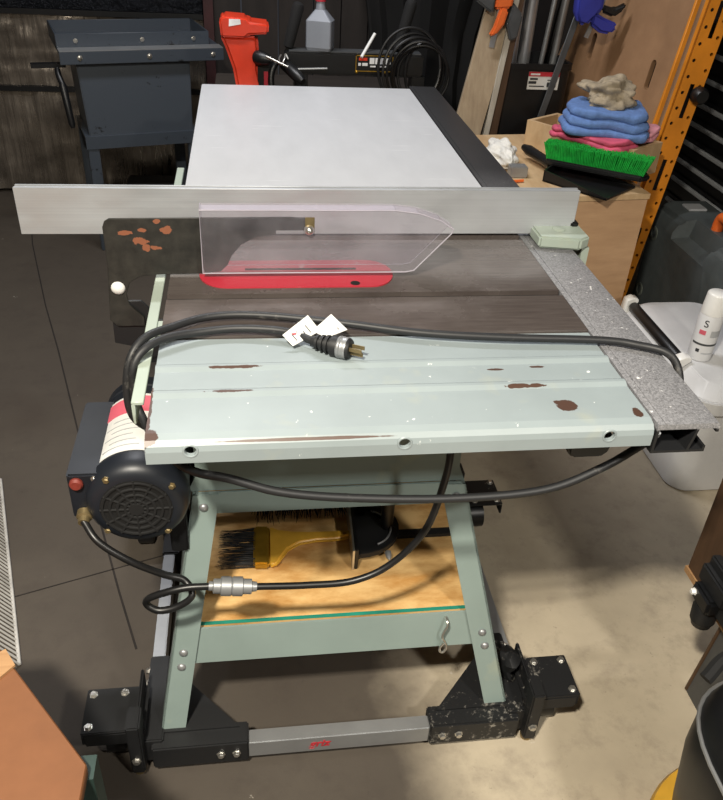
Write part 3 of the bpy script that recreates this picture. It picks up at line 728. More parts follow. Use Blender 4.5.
for x0, x1, z0, z1 in ((.597, .615, .882, .903), (.618, .63, .882, .903), (.634, .655, .882, .903), (.658, .675, .882, .903), (.555, .565, .875, .885), (.57, .59, .875, .885), (.60, .62, .871, .876), (.63, .67, .871, .876)): b.box(x0, x1, 2.287, 2.2882, z0, z1)
b.build('white_print', M['whiteink'], lb)
for x in (.55, .66): bolt((x, 2.287, .853), (0, -1, 0), .006, .005, 'gold', cr, 'bolt', False)
B().lathe((.275, 2.288, .855), (.44, 2.288, .862), [(0, .004), (1, .004)], 8).build('side_rod', M['galv'], cr)
# grey oil bottle on the carrier
ob = thing('oil_bottle', 'silver grey oil bottle with red cap on the black carrier beam', 'bottle', (.415, 2.325, .92), math.radians(-18))
b = B().frustum((0, 0), 0, .012, .044, .030, .047, .033, .008).frustum((0, 0), .012, .118, .047, .033, .047, .033, .008).frustum((0, 0), .118, .160, .047, .033, .018, .018, .008).lathe((0, 0, .158), (0, 0, .195), [(0, .018), (1, .015)], 18)
bo = b.build('body', M['bottle'], ob, world=False)
B().lathe((0, 0, .192), (0, 0, .222), [(0, .019), (.9, .019), (1, .016)], 18).build('cap', M['red'], ob, world=False)
ob.scale = (1, 1, .84)
lbl = B().box(-.0485, -.047, -.026, .026, .015, .10).build('side_label', M['blackplain'], ob, world=False)
for nm, mt, z0, z1 in (('yellow_print', 'yellowink', .05, .072), ('red_print', 'redink', .022, .042), ('gold_print', 'gold', .078, .092)): B().box(-.0492, -.0485, -.018, .018, z0, z1).build(nm, M[mt], lbl, world=False)
# coil of black cable on the bench
cc = thing('cable_coil', 'coil of glossy black cable beside the black carrier beam', 'cable', (.72, 2.2, .74))
for k in range(7):
    rx = .12-.006*k+random.uniform(-.006, .006); rz = .135-.006*k+random.uniform(-.008, .008); x0 = .735+.012*k; y0 = 2.22+.006*k
    b = B().tube([(x0+rx*math.cos(2*PI*j/20), y0+.02*math.sin(2*PI*j/20+k), .753+rz+rz*math.sin(2*PI*j/20)) for j in range(21)], .0055, 8, 5)
    b.build('loop', M['cable'], cc)
# black coat hanging on the wall behind
b = B(); rings = []
for j in range(13):
    z = .30+1.3*j/12; rings.append([(1.0+(.30-.05*math.sin(j*.5))*math.cos(2*PI*i/40), 3.27+(.075+.03*math.sin(i*1.9+j*.15))*math.sin(2*PI*i/40), z) for i in range(40)])
tag(b.loft(rings).jitter(.02, 6, 2).build('hanging_tarp', M['blackmatt']), 'dark heavy cloth hanging on the black plank wall', 'tarp')

# ---------------------------------------------------------------- boards, bin and clamps at the back right
def plank(name, bl, br, tr, tl, th, mat, label, cat, group=None):
    n = (V(br)-V(bl)).cross(V(tl)-V(bl)).normalized()
    return tag(B().poly([V(p) for p in (bl, br, tr, tl)], -n*th).bevel(.0015, 1).build(name, M[mat]), label, cat, group)
plank('leaning_board', (.755, 2.03, .0), (.865, 2.03, .0), (1.165, 2.25, 1.4), (1.055, 2.25, 1.4), .018, 'plyold', 'wide greyed plywood board leaning beside the black bin', 'board')
plank('wooden_lath', (.94, 2.09, .0), (.962, 2.09, .0), (1.142, 2.21, 1.45), (1.12, 2.21, 1.45), .02, 'whitewood', 'narrow pale lath leaning just right of the wide greyed board', 'lath')
plank('wooden_lath', (1.0, 2.14, .0), (1.03, 2.14, .0), (1.135, 2.20, 1.3), (1.105, 2.20, 1.3), .02, 'darkbrown', 'dark brown lath leaning against the left edge of the black bin', 'lath')
bn = thing('storage_bin', 'tall black bin with white and red label holding pipes', 'bin', (1.215, 2.335, 0))
b = B().frustum((1.215, 2.335), 0, .905, .12, .105, .138, .12, .03)
bb = b.build('shell', M['blackplain'], bn); cut(bb, B().frustum((1.215, 2.335), .02, .95, .113, .098, .132, .114, .025))
b = B(); 
for r_, z_ in ((.172, .875), (.172, .897)): pass
rm = B().frustum((1.215, 2.335), .892, .913, .144, .126, .144, .126, .032).build('rim', M['blackplain'], bn); cut(rm, B().frustum((1.215, 2.335), .8, .95, .131, .113, .131, .113, .025))
lb = B().box(1.1880, 1.3080, 2.214, 2.2165, 0.7900, 0.8850).build('label', M['paper'], bn)
B().box(1.1880, 1.3080, 2.2125, 2.2142, 0.8610, 0.8850).build('red_band', M['redink'], lb)
b = B().box(1.1950, 1.2310, 2.2118, 2.2126, 0.8680, 0.8770); b.build('white_print', M['whiteink'], lb)
b = B()
for x0, x1, z0, z1 in ((1.1950, 1.2250, 0.8420, 0.8520), (1.1910, 1.2210, 0.8210, 0.8350), (1.1950, 1.2530, 0.8050, 0.8110), (1.2630, 1.2980, 0.8050, 0.8300), (1.2630, 1.2830, 0.8400, 0.8450)): b.box(x0, x1, 2.213, 2.2142, z0, z1)
b.build('dark_print', M['ink'], lb)
for o_ in [lb]+list(lb.children): o_.data.transform(Matrix.Translation((0, 0, .885))@Matrix.Diagonal((1, 1, .66, 1))@Matrix.Translation((0, 0, -.885)))
def rod(name, p0, p1, r, mat, label, cat, group=None, seg=18): return tag(B().lathe(p0, p1, [(0, r), (1, r)], seg).build(name, M[mat]), label, cat, group)
rod('pipe', (1.150, 2.33, .03), (1.152, 2.33, 1.45), .018, 'pipe', 'thick bright pipe at the left of the black bin', 'pipe')
rod('pipe', (1.200, 2.35, .03), (1.204, 2.35, 1.30), .024, 'pipe', 'thickest bright pipe, second from the left in the black bin', 'pipe')
rod('metal_rod', (1.195, 2.28, .03), (1.275, 2.28, 1.30), .009, 'galv', 'thin pale rod standing in the middle of the black bin', 'rod')
rod('metal_rod', (1.225, 2.40, .03), (1.37, 2.40, 1.40), .010, 'blackplain', 'thin black rod leaning right in the black bin', 'rod')
rod('pipe', (1.285, 2.37, .03), (1.355, 2.39, 1.25), .014, 'galv', 'grey tube at the right edge of the black bin', 'pipe')
plank('steel_strip', (1.085, 2.180, .0), (1.110, 2.180, .0), (1.39, 2.205, 1.3), (1.365, 2.205, 1.3), .005, 'greymark', 'long dark steel strip leaning across the front of the black bin', 'strip')
# orange bar clamp hooked over the boards
oc = thing('bar_clamp', 'orange and steel bar clamp gripping the tops of the leaning boards', 'clamp', (1.045, 2.13, 1.02))
OM = Matrix.Translation((-.047, -.148, .022))
B().obox((1.085, 2.315, 1.13), (.018, .006, .36), Matrix.Rotation(.12, 3, 'Y')).xf(OM).build('bar', M['galv'], oc)
b = B().poly([(1.055, 2.30, 1.075), (1.115, 2.30, 1.08), (1.12, 2.30, 1.12), (1.10, 2.30, 1.17), (1.06, 2.30, 1.16)], (0, .045, 0)).xf(OM).bevel(.008, 2); b.build('clamp_head', M['orangeplastic'], oc)
b = B().poly([(1.075, 2.295, 1.085), (1.105, 2.295, 1.075), (1.095, 2.295, 1.03), (1.07, 2.295, .995), (1.045, 2.295, .99), (1.06, 2.295, 1.02)], (0, .025, 0)).xf(OM).bevel(.006, 2); b.build('trigger', M['orangeplastic'], oc)
B().poly([(1.12, 2.30, 1.10), (1.16, 2.30, 1.06), (1.15, 2.30, .985), (1.125, 2.30, .975), (1.105, 2.30, 1.03)], (0, .035, 0)).xf(OM).bevel(.006, 2).build('jaw_pad', M['greymark'], oc)
B().poly([(.985, 2.30, 1.10), (1.05, 2.30, 1.06), (1.055, 2.30, 1.15), (.995, 2.30, 1.2)], (0, .035, 0)).xf(OM).bevel(.006, 2).build('rear_jaw', M['greymark'], oc)
# blue spring clamp
bc = thing('spring_clamp', 'blue plastic spring clamp hanging by the brown panel', 'clamp', (1.36, 2.13, 1.04))
UPM = Matrix.Translation((.0, -.14, .045))
b = B().poly([(1.278, 2.25, 1.15), (1.31, 2.25, 1.18), (1.385, 2.25, 1.13), (1.385, 2.25, 1.075), (1.365, 2.25, 1.045), (1.335, 2.25, 1.015), (1.305, 2.25, 1.02), (1.285, 2.25, 1.06)], (0, .04, 0)).xf(UPM).bevel(.012, 3); b.build('jaw', M['blue'], bc)
b = B().poly([(1.35, 2.252, 1.065), (1.395, 2.252, 1.045), (1.44, 2.252, 1.03), (1.455, 2.252, 1.015), (1.43, 2.252, .990), (1.39, 2.252, .995), (1.35, 2.252, 1.02)], (0, .034, 0)).xf(UPM).bevel(.010, 3); b.build('handle', M['blue'], bc)
b = B().poly([(1.385, 2.255, 1.085), (1.43, 2.255, 1.075), (1.47, 2.255, 1.095), (1.465, 2.255, 1.07), (1.43, 2.255, 1.045), (1.385, 2.255, 1.06)], (0, .028, 0)).xf(UPM).bevel(.008, 3); b.build('pad', M['blackplain'], bc)
B().obox((1.405, 2.155, 1.17), (.016, .006, .32), Matrix.Rotation(.3, 3, 'Y')).build('bar', M['galv'], bc)
# brown panel with two hand slots
P1, P2, P3 = V((1.52, 1.8, .58)), V((1.587, 1.8, 1.195)), V((1.356, 2.6, .619))
up = (P2-P1).normalized(); nrm = (P2-P1).cross(P3-P1).normalized()
acr = (P3-P1)-up*(P3-P1).dot(up); acr.normalize()
P0 = P1-up*(P1.z/up.z)
wd = (P3-P1).dot(acr)
pn = B().poly([P0, P0+acr*(wd+.02), P0+acr*(wd-.02)+up*.72, P0+acr*(wd-.32)+up*1.5, P0+up*1.5], nrm*-.018).build('plywood_sheet', M['panel'])
tag(pn, 'tall brown plywood panel with two hand slots leaning behind the cabinet', 'panel')
PANEL = (P0.copy(), up.copy(), acr.copy(), nrm.copy())
def slot(sa, su, L=.10, w=.026):
    ce = P0+acr*sa+up*su; g = B(); pts = []
    for k in range(9): pts.append(ce+up*(L/2-w/2)+up*(w/2)*math.sin(PI*k/8)+acr*(w/2)*math.cos(PI*k/8))
    for k in range(9): pts.append(ce-up*(L/2-w/2)-up*(w/2)*math.sin(PI*k/8)-acr*(w/2)*math.cos(PI*k/8))
    return g.poly([p+nrm*.05 for p in pts], nrm*-.1)
for sa, su in ((.147, .941), (.524, .954)): cut(pn, slot(sa, su))
# orange perforated upright
orr = thing('rack_upright', 'orange perforated steel rack upright leaning beside the black tool chest', 'rack upright', (1.55, 1.78, 0))
lean = V((.109, 0, 1)).normalized(); W = .08
o0 = V((1.452, 1.765, 0)); ux = V((1, 0, 0)); ux = (ux-lean*ux.dot(lean)).normalized()
fc = B().poly([o0, o0+ux*W, o0+ux*W+lean*1.6, o0+lean*1.6], (0, .004, 0)).build('face', M['orange'], orr)
c = B()
for k in range(30):
    for xx in (.014, .066):
        p = o0+ux*xx+lean*(.08+.05*k+(.025 if xx > .05 else 0)); c.lathe(p-V((0, .02, 0)), p+V((0, .03, 0)), [(0, .006), (1, .006)], 10)
for k in range(6):
    p = o0+ux*.040+lean*(.10+.25*k); c.poly([p+ux*-.008-V((0, .02, 0)), p+ux*.008-V((0, .02, 0)), p+ux*.008+lean*.11-V((0, .02, 0)), p+ux*-.008+lean*.11-V((0, .02, 0))], (0, .05, 0))
cut(fc, c)
for xx in (0, W-.004): B().poly([o0+ux*xx+V((0, .004, 0)), o0+ux*(xx+.004)+V((0, .004, 0)), o0+ux*(xx+.004)+lean*1.6+V((0, .004, 0)), o0+ux*xx+lean*1.6+V((0, .004, 0))], (0, .03, 0)).build('flange', M['orange'], orr)
e0 = V((1.404, 1.765, 0))
plank('steel_angle', e0, e0+ux*.016, e0+ux*.016+lean*1.6, e0+lean*1.6, .012, 'orange', 'narrow orange steel edge strip leaning along the brown panel edge', 'steel strip')
kp = o0+ux*.07+lean*.93
B().lathe(kp+V((.0, .0, 0)), kp+V((0, -.035, 0)), [(0, .028), (.6, .028), (1, .02)], 24).build('knob', M['blackplain'], orr)

# ---------------------------------------------------------------- tool chest
tc = thing('tool_chest', 'black roller tool chest with long grey drawer pulls at the right', 'tool chest', (2.25, 2.05, 0))
b = B().box(2.0, 2.5, 1.55, 2.5, .06, 1.02).bevel(.006); b.build('body', M['chest'], tc)
B().box(1.99, 2.51, 1.54, 2.51, 1.02, 1.04).bevel(.004).build('lid', M['chest'], tc)
zz = [.965, .87, .775, .695, .615, .535, .455, .36, .25]
for i, z in enumerate(zz):
    z1 = z; z0 = (zz[i+1] if i+1 < len(zz) else .12)
    dr = B().box(1.992, 2.0, 1.58, 2.47, z0+.006, z1-.006).bevel(.002).build('drawer', M['chest'], tc)
    B().box(1.978, 1.992, 1.60, 2.43, z1-.040, z1-.022).bevel(.004, 2).build('handle', M['handlegrey'], dr)
B().box(1.9895, 1.9905, 2.20, 2.26, .985, 1.0).build('badge', M['redink'], tc)
for x in (2.06, 2.44):
    for y in (1.62, 2.43): B().lathe((x, y-.015, .03), (x, y+.015, .03), [(0, .03), (1, .03)], 18).build('caster', M['blackplain'], tc)

# ---------------------------------------------------------------- charcoal case with orange handle
ca = thing('tool_case', 'charcoal plastic tool case with orange handle behind the white bucket', 'case', (1.78, 1.62, 0), 0)
b = B().poly([(1.645, 1.90, .0), (1.645, 1.90, .455), (1.665, 1.90, .495), (1.71, 1.90, .51), (1.84, 1.90, .51), (1.865, 1.90, .495), (1.87, 1.90, .0)], (0, -.58, 0)).bevel(.014, 3)
sh_ = b.build('shell', M['casegrey'], ca)
cut(sh_, B().poly([(1.60, 1.74, .56), (1.60, 1.74, .415), (1.70, 1.70, .445), (1.72, 1.70, .56)], (0, -.24, 0)))
B().box(1.72, 1.79, 1.78, 1.84, .51, .518).bevel(.002).build('latch', M['handlegrey'], ca)
b = B().tube([(1.735, 1.60, .44), (1.735, 1.605, .50), (1.735, 1.60, .545), (1.735, 1.57, .562), (1.735, 1.44, .562), (1.735, 1.41, .545), (1.735, 1.40, .50), (1.735, 1.40, .44)], .019, 12); b.build('handle', M['orangeplastic'], ca)
for y, z in ((1.845, .40), (1.845, .17), (1.40, .17)):
    g = B()
    rr = [[(1.6425, y+r*math.cos(2*PI*k/28), z+r*math.sin(2*PI*k/28)) for k in range(28)] for r in (.017, .026)]
    rr2 = [[(1.6475, a[1], a[2]) for a in r] for r in rr]
    g.loft([rr[0], rr[1], rr2[1], rr2[0], rr[0]], cap=False); g.build('ring_mark', M['casecircle'], ca)
# ---------------------------------------------------------------- white bucket and spray can
wb = thing('plastic_bucket', 'large white square bucket with black grip bail beside the saw rail', 'bucket', (1.47, 1.1, 0))
b = B().frustum((1.485, 1.10), 0, .30, .135, .26, .150, .285, .06, 8).bevel(.006); b.build('pail', M['white'], wb)
b = B().frustum((1.485, 1.10), .295, .335, .158, .293, .158, .293, .065, 8).frustum((1.485, 1.10), .335, .366, .152, .287, .12, .25, .06, 8).bevel(.004, 2); ld = b.build('lid', M['white'], wb)
cut(ld, B().poly([(1.30, 1.01, .40), (1.30, 1.01, .335), (1.37, 1.01, .345), (1.37, 1.01, .40)], (0, .32, 0)))
B().lathe((1.352, 1.335, .362), (1.352, 1.01, .362), [(0, .012), (.02, .0165), (.98, .0165), (1, .012)], 16).build('grip', M['blackplain'], wb)
for y in (1.352, .985):
    b = B().poly([(1.330, y-.016, .38), (1.350, y-.016, .388), (1.368, y-.016, .384), (1.370, y-.016, .374), (1.347, y-.016, .355), (1.330, y-.016, .27), (1.321, y-.016, .27)], (0, .032, 0)).bevel(.002, 1); b.build('bail_end', M['whitegloss'], wb)
sc = thing('spray_can', 'white spray paint can standing on the white bucket lid', 'spray can', (1.412, 1.01, .366))
cb = V((1.412, 1.01, .366))
b = B().lathe(cb, cb+V((0, 0, .145)), [(0, .030), (.02, .0335), (.96, .0335), (1, .030)], 28); b.build('can', M['white'], sc)
b = B().lathe(cb+V((0, 0, .143)), cb+V((0, 0, .205)), [(0, .033), (.06, .033), (.9, .0295), (.96, .028), (1, .024)], 28); b.build('cap', M['whitegloss'], sc)
def canband(a0, a1, z0, z1, mat, name, r=.0337):
    rings = []
    for k in range(13):
        a = a0+(a1-a0)*k/12
        rings.append([(cb.x+rr*math.cos(a), cb.y+rr*math.sin(a), cb.z+z) for rr, z in ((r, z0), (r, z1), (r+.0005, z1), (r+.0005, z0))])
    return B().loft(rings).build(name, M[mat], sc)
canband(3.2, 5.9, .052, .058, 'greymark', 'grey_band')
canband(3.55, 4.1, .085, .098, 'pinkink', 'red_print'); canband(4.5, 5.5, .08, .10, 'handlegrey', 'grey_print'); canband(3.7, 4.0, .03, .04, 'ink', 'dark_print'); canband(4.2, 5.2, .026, .03, 'handlegrey', 'grey_print')
a_ = 3.95
text('lettering', 'S', .03, M['ink'], sc, frame(cb+V((.0339*math.cos(a_), .0339*math.sin(a_), .118)), (-math.sin(a_), math.cos(a_), 0), (0, 0, 1)), .0005)

# ---------------------------------------------------------------- wooden cabinet with brush, rags, glove
rz = math.radians(6); cu_ = V((math.cos(rz), math.sin(rz), 0)); cv_ = V((-math.sin(rz), math.cos(rz), 0)); C0 = V((1.36, 1.43, 0))
def cb_(u, v, z): return C0-cu_*u+cv_*v+V((0, 0, z))
cab = thing('wooden_cabinet', 'low birch plywood cabinet standing to the right of the saw table', 'cabinet', C0-cu_*.25+cv_*.35)
B().poly([cb_(0, 0, 0), cb_(.44, 0, 0), cb_(.44, .64, 0), cb_(0, .64, 0)], (0, 0, .682)).build('carcass', M['cab'], cab)
B().poly([cb_(-.004, -.004, .682), cb_(.444, -.004, .682), cb_(.444, .644, .682), cb_(-.004, .644, .682)], (0, 0, .018)).bevel(.001, 1).build('top', M['cabtop'], cab)
# open wooden tray
A_, B_ = V((1.09, 1.87, .70)), V((1.33, 1.53, .70)); fu = (B_-A_).normalized(); fv = V((-fu.y, fu.x, 0)); fl = (B_-A_).length
tb = thing('wooden_tray', 'open pine tray box holding rags at the back of the cabinet', 'box', A_.lerp(B_, .5))
def tw(name, a0, a1, c0, c1, z0, z1): return B().poly([A_+fu*a+fv*c+V((0, 0, z0-.70)) for a, c in ((a0, c0), (a1, c0), (a1, c1), (a0, c1))], (0, 0, z1-z0)).build(name, M['cabtop'], tb)
tw('side', 0, fl, 0, .014, .7005, .80); tw('side', 0, fl, .156, .17, .7005, .80); tw('end_board', 0, .014, .014, .156, .7005, .80); tw('end_board', fl-.014, fl, .014, .156, .7005, .80); tw('bottom', .014, fl-.014, .014, .156, .7005, .708)
# cloths
def cloth(name, c, size, rzv, mat, label, seed, layers=3, amp=.012, parent=None):
    b = B(); h = size[2]/layers
    for k in range(layers):
        rg = []; a, d_ = size[0]/2*(1-.04*k), size[1]/2*(1-.05*k)
        for j in range(9):
            t = j/8*PI; zz_ = h*k+h*.52*(1-math.cos(t)); inset = h*.5*(1-math.sin(t))
            rg.append([((a-inset)*math.copysign(abs(math.cos(2*PI*i/56))**.45, math.cos(2*PI*i/56)), (d_-inset)*math.copysign(abs(math.sin(2*PI*i/56))**.45, math.sin(2*PI*i/56)), zz_) for i in range(56)])
        b.loft(rg)
    bmesh.ops.triangulate(b.bm, faces=[f for f in b.bm.faces if len(f.verts) > 4])
    b.jitter(amp, 9, seed); b.jitter(amp*.4, 30, seed+5)
    b.xf(Matrix.Translation(V(c))@Matrix.Rotation(rzv, 4, 'Z'))
    return tag(b.build(name, M[mat]), label, 'rag' if 'rag' in name else 'towel')
def crumple(name, c, size, mat, label, cat, seed, amp=.5):
    b = B(); bmesh.ops.create_icosphere(b.bm, subdivisions=5, radius=1)
    for v in b.bm.verts:
        n = v.co.normalized(); f = 1+amp*.7*mnoise.noise(n*1.6+V((seed, 0, 0)))+amp*.35*(abs(mnoise.noise(n*2.6+V((0, seed, 0))))-.25)
        q_ = n*f; v.co = V((q_.x*size[0], q_.y*size[1], max(q_.z, -.55)*size[2]))+V(c)
    o = b.build(name, M[mat]); o.data.set_sharp_from_angle(angle=PI); return tag(o, label, cat)
cloth('pink_rag', (1.245, 1.655, .79), (.27, .17, .035), math.radians(-52), 'pink', 'deep pink rag under the folded blue towel', 4, 2, .016)
cloth('pink_rag', (1.40, 1.70, .797), (.15, .13, .03), math.radians(-40), 'pinkpale', 'pale pink rag sticking out right under the blue towel', 9, 2, .014)
cloth('blue_towel', (1.275, 1.675, .822), (.275, .22, .075), math.radians(-14), 'towel', 'folded blue terry towel on top of the pink rags', 2, 3, .014)
crumple('beige_rag', (1.285, 1.70, .925), (.085, .075, .05), 'ragbeige', 'crumpled beige stained rag on top of the blue towel', 'rag', 3, .75)
# green brush lying on a black dustpan
dp = thing('dustpan', 'black plastic dustpan lying under the green brush on the cabinet', 'dustpan', (1.17, 1.5, .70))
D = [V(p) for p in ((1.05, 1.53, .702), (1.19, 1.355, .702), (1.33, 1.47, .702), (1.15, 1.66, .702))]
b = B().poly(D, (0, 0, .005)); nsh = V((0, 0, .035))
b.poly([D[0], D[0]+(D[1]-D[0])*1., D[1]+V((0, 0, .008)), D[0]+nsh], (D[3]-D[0]).normalized()*.005)
b.poly([D[3], D[2], D[2]+V((0, 0, .008)), D[3]+nsh], (D[0]-D[3]).normalized()*.005)
b.poly([D[0], D[3], D[3]+nsh, D[0]+nsh], (D[1]-D[0]).normalized()*.005); b.build('pan', M['blackplain'], dp)
b = B().lathe((1.10, 1.60, .732), (1.055, 1.765, .738), [(0, .018), (.3, .015), (.8, .017), (1, .01)], 14); b.build('handle', M['blackplain'], dp)
gb = thing('hand_brush', 'hand brush with bright green bristles lying on the black dustpan', 'brush', (1.22, 1.5, .735))
e0_, e1_ = V((1.075, 1.60, .735)), V((1.325, 1.43, .735)); eu = (e1_-e0_).normalized(); ev = V((-eu.y, eu.x, 0)); el = (e1_-e0_).length
b = B().poly([e0_+ev*-.01, e1_+ev*-.01, e1_+eu*.02+ev*.025, e1_+ev*.06, e0_+ev*.06], (0, 0, .018)).bevel(.005, 2); b.build('brush_block', M['blackplain'], gb)
b = B()
for i in range(64):
    for j in range(11):
        p = e0_+eu*(.004+(el-.004)*i/63)+ev*(.0+.054*j/10)+V((0, 0, .017)); s_ = (i/63-.5)*.03
        b.cyl(p, p+V((0, 0, .048+random.uniform(-.002, .002)))+eu*(s_+random.uniform(-.002, .002))+ev*((j/10-.5)*.016+random.uniform(-.002, .002)), .0024, .0018, 5)
b.build('bristles', M['bristle'], gb)
crumple('white_glove', (.962, 1.72, .728), (.05, .085, .042), 'glove', 'crumpled white work glove at the edge of the cabinet top', 'glove', 11, .7)
b = B().box(.955, 1.01, 1.56, 1.60, .7005, .735).bevel(.003); tag(b.build('small_tin', M['galv']), 'small grey metal tin beside the white glove', 'tin')
rod('wooden_stick', (.925, 1.508, .706), (.985, 1.520, .706), .0045, 'orangeplastic', 'short orange stick lying near the fence on the cabinet', 'stick', seg=8)

# ---------------------------------------------------------------- right foreground: side bench
sb = thing('side_cabinet', 'dark brown board cabinet on a post at the right edge', 'cabinet', (1.3, .14, 0))
B().box(1.036, 1.60, .01, .27, .302, .92).build('carcass', M['darkbrown'], sb)
B().box(1.032, 1.604, .006, .274, .288, .302).build('bottom_board', M['rawedge'], sb)
for x in (1.38, 1.55): B().box(x, x+.04, .12, .16, 0, .288).build('leg', M['darkbrown'], sb)
cs = thing('steel_bracket', 'black steel bracket with round peg fixed on the side of the brown cabinet', 'bracket', (1.02, .14, .28))
b = B().box(.998, 1.0315, .10, .19, .36, .40).box(1.005, 1.0315, .03, .10, .40, .45).box(1.01, 1.0315, .03, .19, .32, .42); b.bevel(.004).build('clamp_block', M['black'], cs)
b = B().box(.985, 1.0315, .115, .18, .325, .362).bevel(.006); b.build('arm', M['blackplain'], cs)
B().lathe((1.008, .148, .327), (1.010, .146, .272), [(0, .022), (.2, .025), (.75, .024), (.8, .021), (1, .019)], 24).build('peg', M['black'], cs)
bolt((.986, .165, .345), (-1, 0, 0), .006, .009, 'whitegloss', cs, 'bolt')
lt = thing('steel_sheet', 'dark steel sheet with rusty edge leaning at the right edge', 'steel sheet', (1.08, .15, 0))
b = B().poly([(1.077, .184, .0), (1.077, .108, .0), (1.075, .055, .265), (1.063, .148, .265)], (.008, .0, .001)); b.build('sheet', M['greymark'], lt)
b = B().tube([(1.077, .184, .005), (1.063, .148, .268)], .004, 8, spline=False); b.build('rusty_edge', M['darkbrown'], lt)
# yellow block and the bag standing on it
b = B().lathe((.995, -.235, .0), (.995, -.235, .10), [(0, .20), (.08, .205), (.9, .205), (1, .20)], 44); tag(b.build('wooden_block', M['yellow']), 'round yellow wooden block on the floor under the black tool bag', 'wood block')
tb_ = thing('tool_bag', 'black tool bag with pale piping in the bottom right corner', 'bag', (1.0, -.26, .1005))
BX, BY = 1.0, -.26
def bagring(z, s_, n=44): return [(BX+.19*s_*math.copysign(abs(math.cos(2*PI*i/44))**.7, math.cos(2*PI*i/44)), BY+.2*s_*math.copysign(abs(math.sin(2*PI*i/44))**.7, math.sin(2*PI*i/44)), z) for i in range(n)]
B().loft([bagring(z, s_) for z, s_ in ((.101, .78), (.16, .92), (.30, 1.0), (.38, 1.0), (.42, .93), (.44, .80), (.442, .5))]).build('bag_body', M['blackplain'], tb_)
for z, s_, r_ in ((.385, 1.0, .0035), (.436, .83, .003)): B().tube(bagring(z, s_, 45), r_, 8, spline=False).build('piping', M['galv'], tb_)
B().tube([(BX-.13, BY+.19, .40), (BX-.08, BY+.21, .43), (BX+.02, BY+.19, .452), (BX+.1, BY+.16, .45)], .012, 8).build('strap', M['blackmatt'], tb_)
pt = B().poly([(.885, -.255, .4425), (.945, -.225, .4425), (.965, -.29, .4425), (.905, -.315, .4425)], (0, 0, .008)).build('badge', M['greymark'], tb_)
for k in range(4): B().poly([(.895+.012*k, -.257+.005*k, .4505), (.901+.012*k, -.254+.005*k, .4505), (.916+.012*k, -.302+.005*k, .4505), (.910+.012*k, -.305+.005*k, .4505)], (0, 0, .002)).build('green_stripe', M['darkgreenled'], pt)

# ---------------------------------------------------------------- left foreground: cart with brown top, wire shelf
ct = thing('work_cart', 'cart with warm brown board top and green steel leg, bottom left', 'cart', (-.4, -.2, 0))
B().poly([(-.090, -.195, .485), (-.245, .005, .485), (-.32, .09, .485), (-.70, .09, .485), (-.70, -.9, .485), (-.10, -.9, .485)], (0, 0, .018)).bevel(.002, 1).build('top', M['brownboard'], ct)
for x, y in ((-.118, -.205), (-.67, .03), (-.67, -.86), (-.15, -.86)): B().box(x, x+.035, y, y+.035, 0, .485).build('leg', M['greenpost'], ct)
bolt((-.10, -.17, .45), (0, 1, 0), .006, .005, 'steel', ct, 'bolt')
B().poly([(-.235, .0, .503), (-.215, -.03, .503), (-.235, -.055, .503), (-.262, -.02, .503)], (0, 0, .004)).build('corner_plate', M['rawedge'], ct)
# white wire shelf standing on edge
ws = thing('wire_shelf', 'white wire shelf panel standing on the floor at the left edge', 'wire shelf', (-.5, .6, 0))
w0, w1 = V((-.386, .376, .006)), V((-.575, 1.02, .006)); ln_ = (w1-w0); wu = V((-.25, -.05, .42))
b = B()
for k in range(50):
    p = w0+ln_*(k/49); b.cyl(p, p+wu, .0022, seg=5)
b.build('wires', M['wire'], ws)
for f in (0, 1.): B().tube([w0+wu*f, w1+wu*f], .0042, 8, spline=False).build('edge_rod', M['wire'], ws)
B().tube([w0+wu*.5, w1+wu*.5], .0035, 8, spline=False).build('cross_rod', M['wire'], ws)

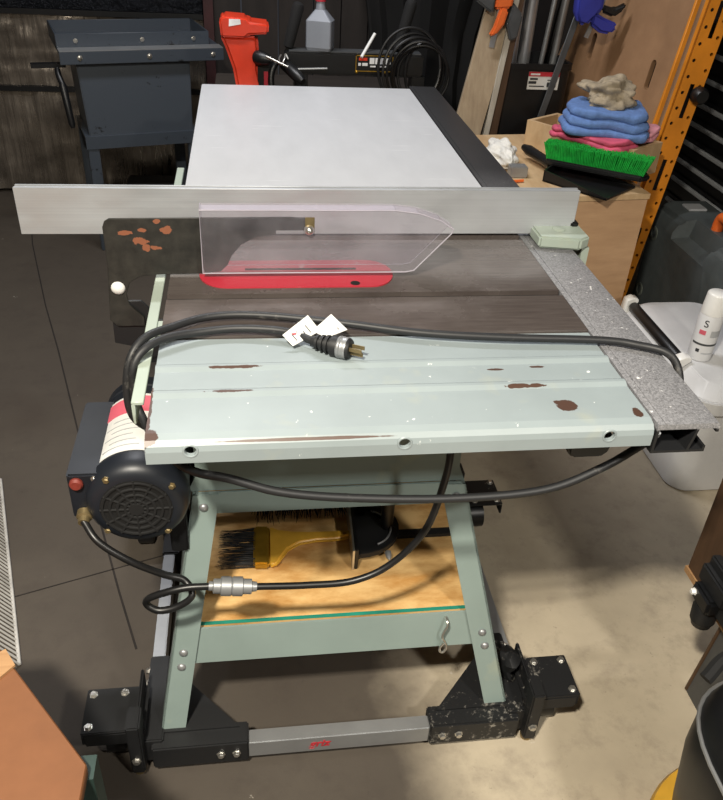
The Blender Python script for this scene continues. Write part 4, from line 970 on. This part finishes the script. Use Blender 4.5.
# ---------------------------------------------------------------- lights
def area(name, loc, rot, sx, sy, e, col):
    l = bpy.data.lights.new(name, 'AREA'); l.shape = 'RECTANGLE'; l.size = sx; l.size_y = sy; l.energy = e; l.color = col
    o = bpy.data.objects.new(name, l); COL.objects.link(o); o.location = loc; o.rotation_euler = rot; return o
def fixture(x, y, sx, sy, label):
    f = thing('ceiling_light', label, 'ceiling light', (x, y, 2.66), 0)
    B().box(x-sx/2-.04, x+sx/2+.04, y-sy/2-.04, y+sy/2+.04, 2.66, 2.699).build('housing', M['whitegloss'], f)
fixture(.0, 1.7, 1.2, .12, 'long tube light on the ceiling above the extension table')
fixture(-.35, -1.05, .22, .22, 'square ceiling light behind the near end of the saw')
area('tube_lamp', (.0, 1.7, 2.64), (0, 0, 0), 1.2, .12, 38, (.97, .97, 1))
area('near_lamp', (-.35, -1.05, 2.5), (0, 0, 0), .16, .16, 118, (1, .92, .78))
fixture(1.25, -1.5, .22, .22, 'square ceiling light to the right behind the camera')
area('side_lamp', (1.25, -1.5, 2.3), (0, 0, 0), .2, .2, 45, (1, .95, .86))
w = bpy.data.worlds.new('W'); S.world = w; w.use_nodes = True
w.node_tree.nodes['Background'].inputs[0].default_value = (.8, .85, 1, 1); w.node_tree.nodes['Background'].inputs[1].default_value = .05

for o in S.objects:
    if o.parent: continue
    k = o.name.split('.')[0]
    g_ = {'pipe': 'pipes and rods in the black bin', 'metal_rod': 'pipes and rods in the black bin', 'wooden_lath': 'boards leaning beside the black bin', 'leaning_board': 'boards leaning beside the black bin',
          'pink_rag': 'rags in the wooden tray', 'blue_towel': 'rags in the wooden tray', 'beige_rag': 'rags in the wooden tray', 'ceiling_light': 'ceiling lights'}.get(k)
    if g_: o['group'] = g_
# ---------------------------------------------------------------- camera
pitch, yaw, roll = .58999, -.16006, .06088
cy, sy_ = math.cos(yaw), math.sin(yaw); cp, sp_ = math.cos(pitch), math.sin(pitch)
f = V((-sy_*cp, cy*cp, -sp_)); rt = V((cy, sy_, 0)); upv = rt.cross(f)
a = math.cos(roll)*rt+math.sin(roll)*upv; u = -math.sin(roll)*rt+math.cos(roll)*upv
cam = bpy.data.cameras.new('camera'); co = bpy.data.objects.new('camera', cam); COL.objects.link(co)
m = Matrix.Identity(4)
for i in range(3): m[i][0], m[i][1], m[i][2] = a[i], u[i], -f[i]
m[0][3], m[1][3], m[2][3] = .1402, -.83081, 1.49624
co.matrix_world = m
cam.sensor_fit = 'VERTICAL'; cam.sensor_height = 24; cam.lens = 24*800/800
cam.clip_start = .02; S.camera = co
vs_ = S.view_settings; vs_.view_transform = 'Standard'; vs_.look = 'None'; vs_.exposure = 0; vs_.gamma = 1; vs_.use_curve_mapping = False
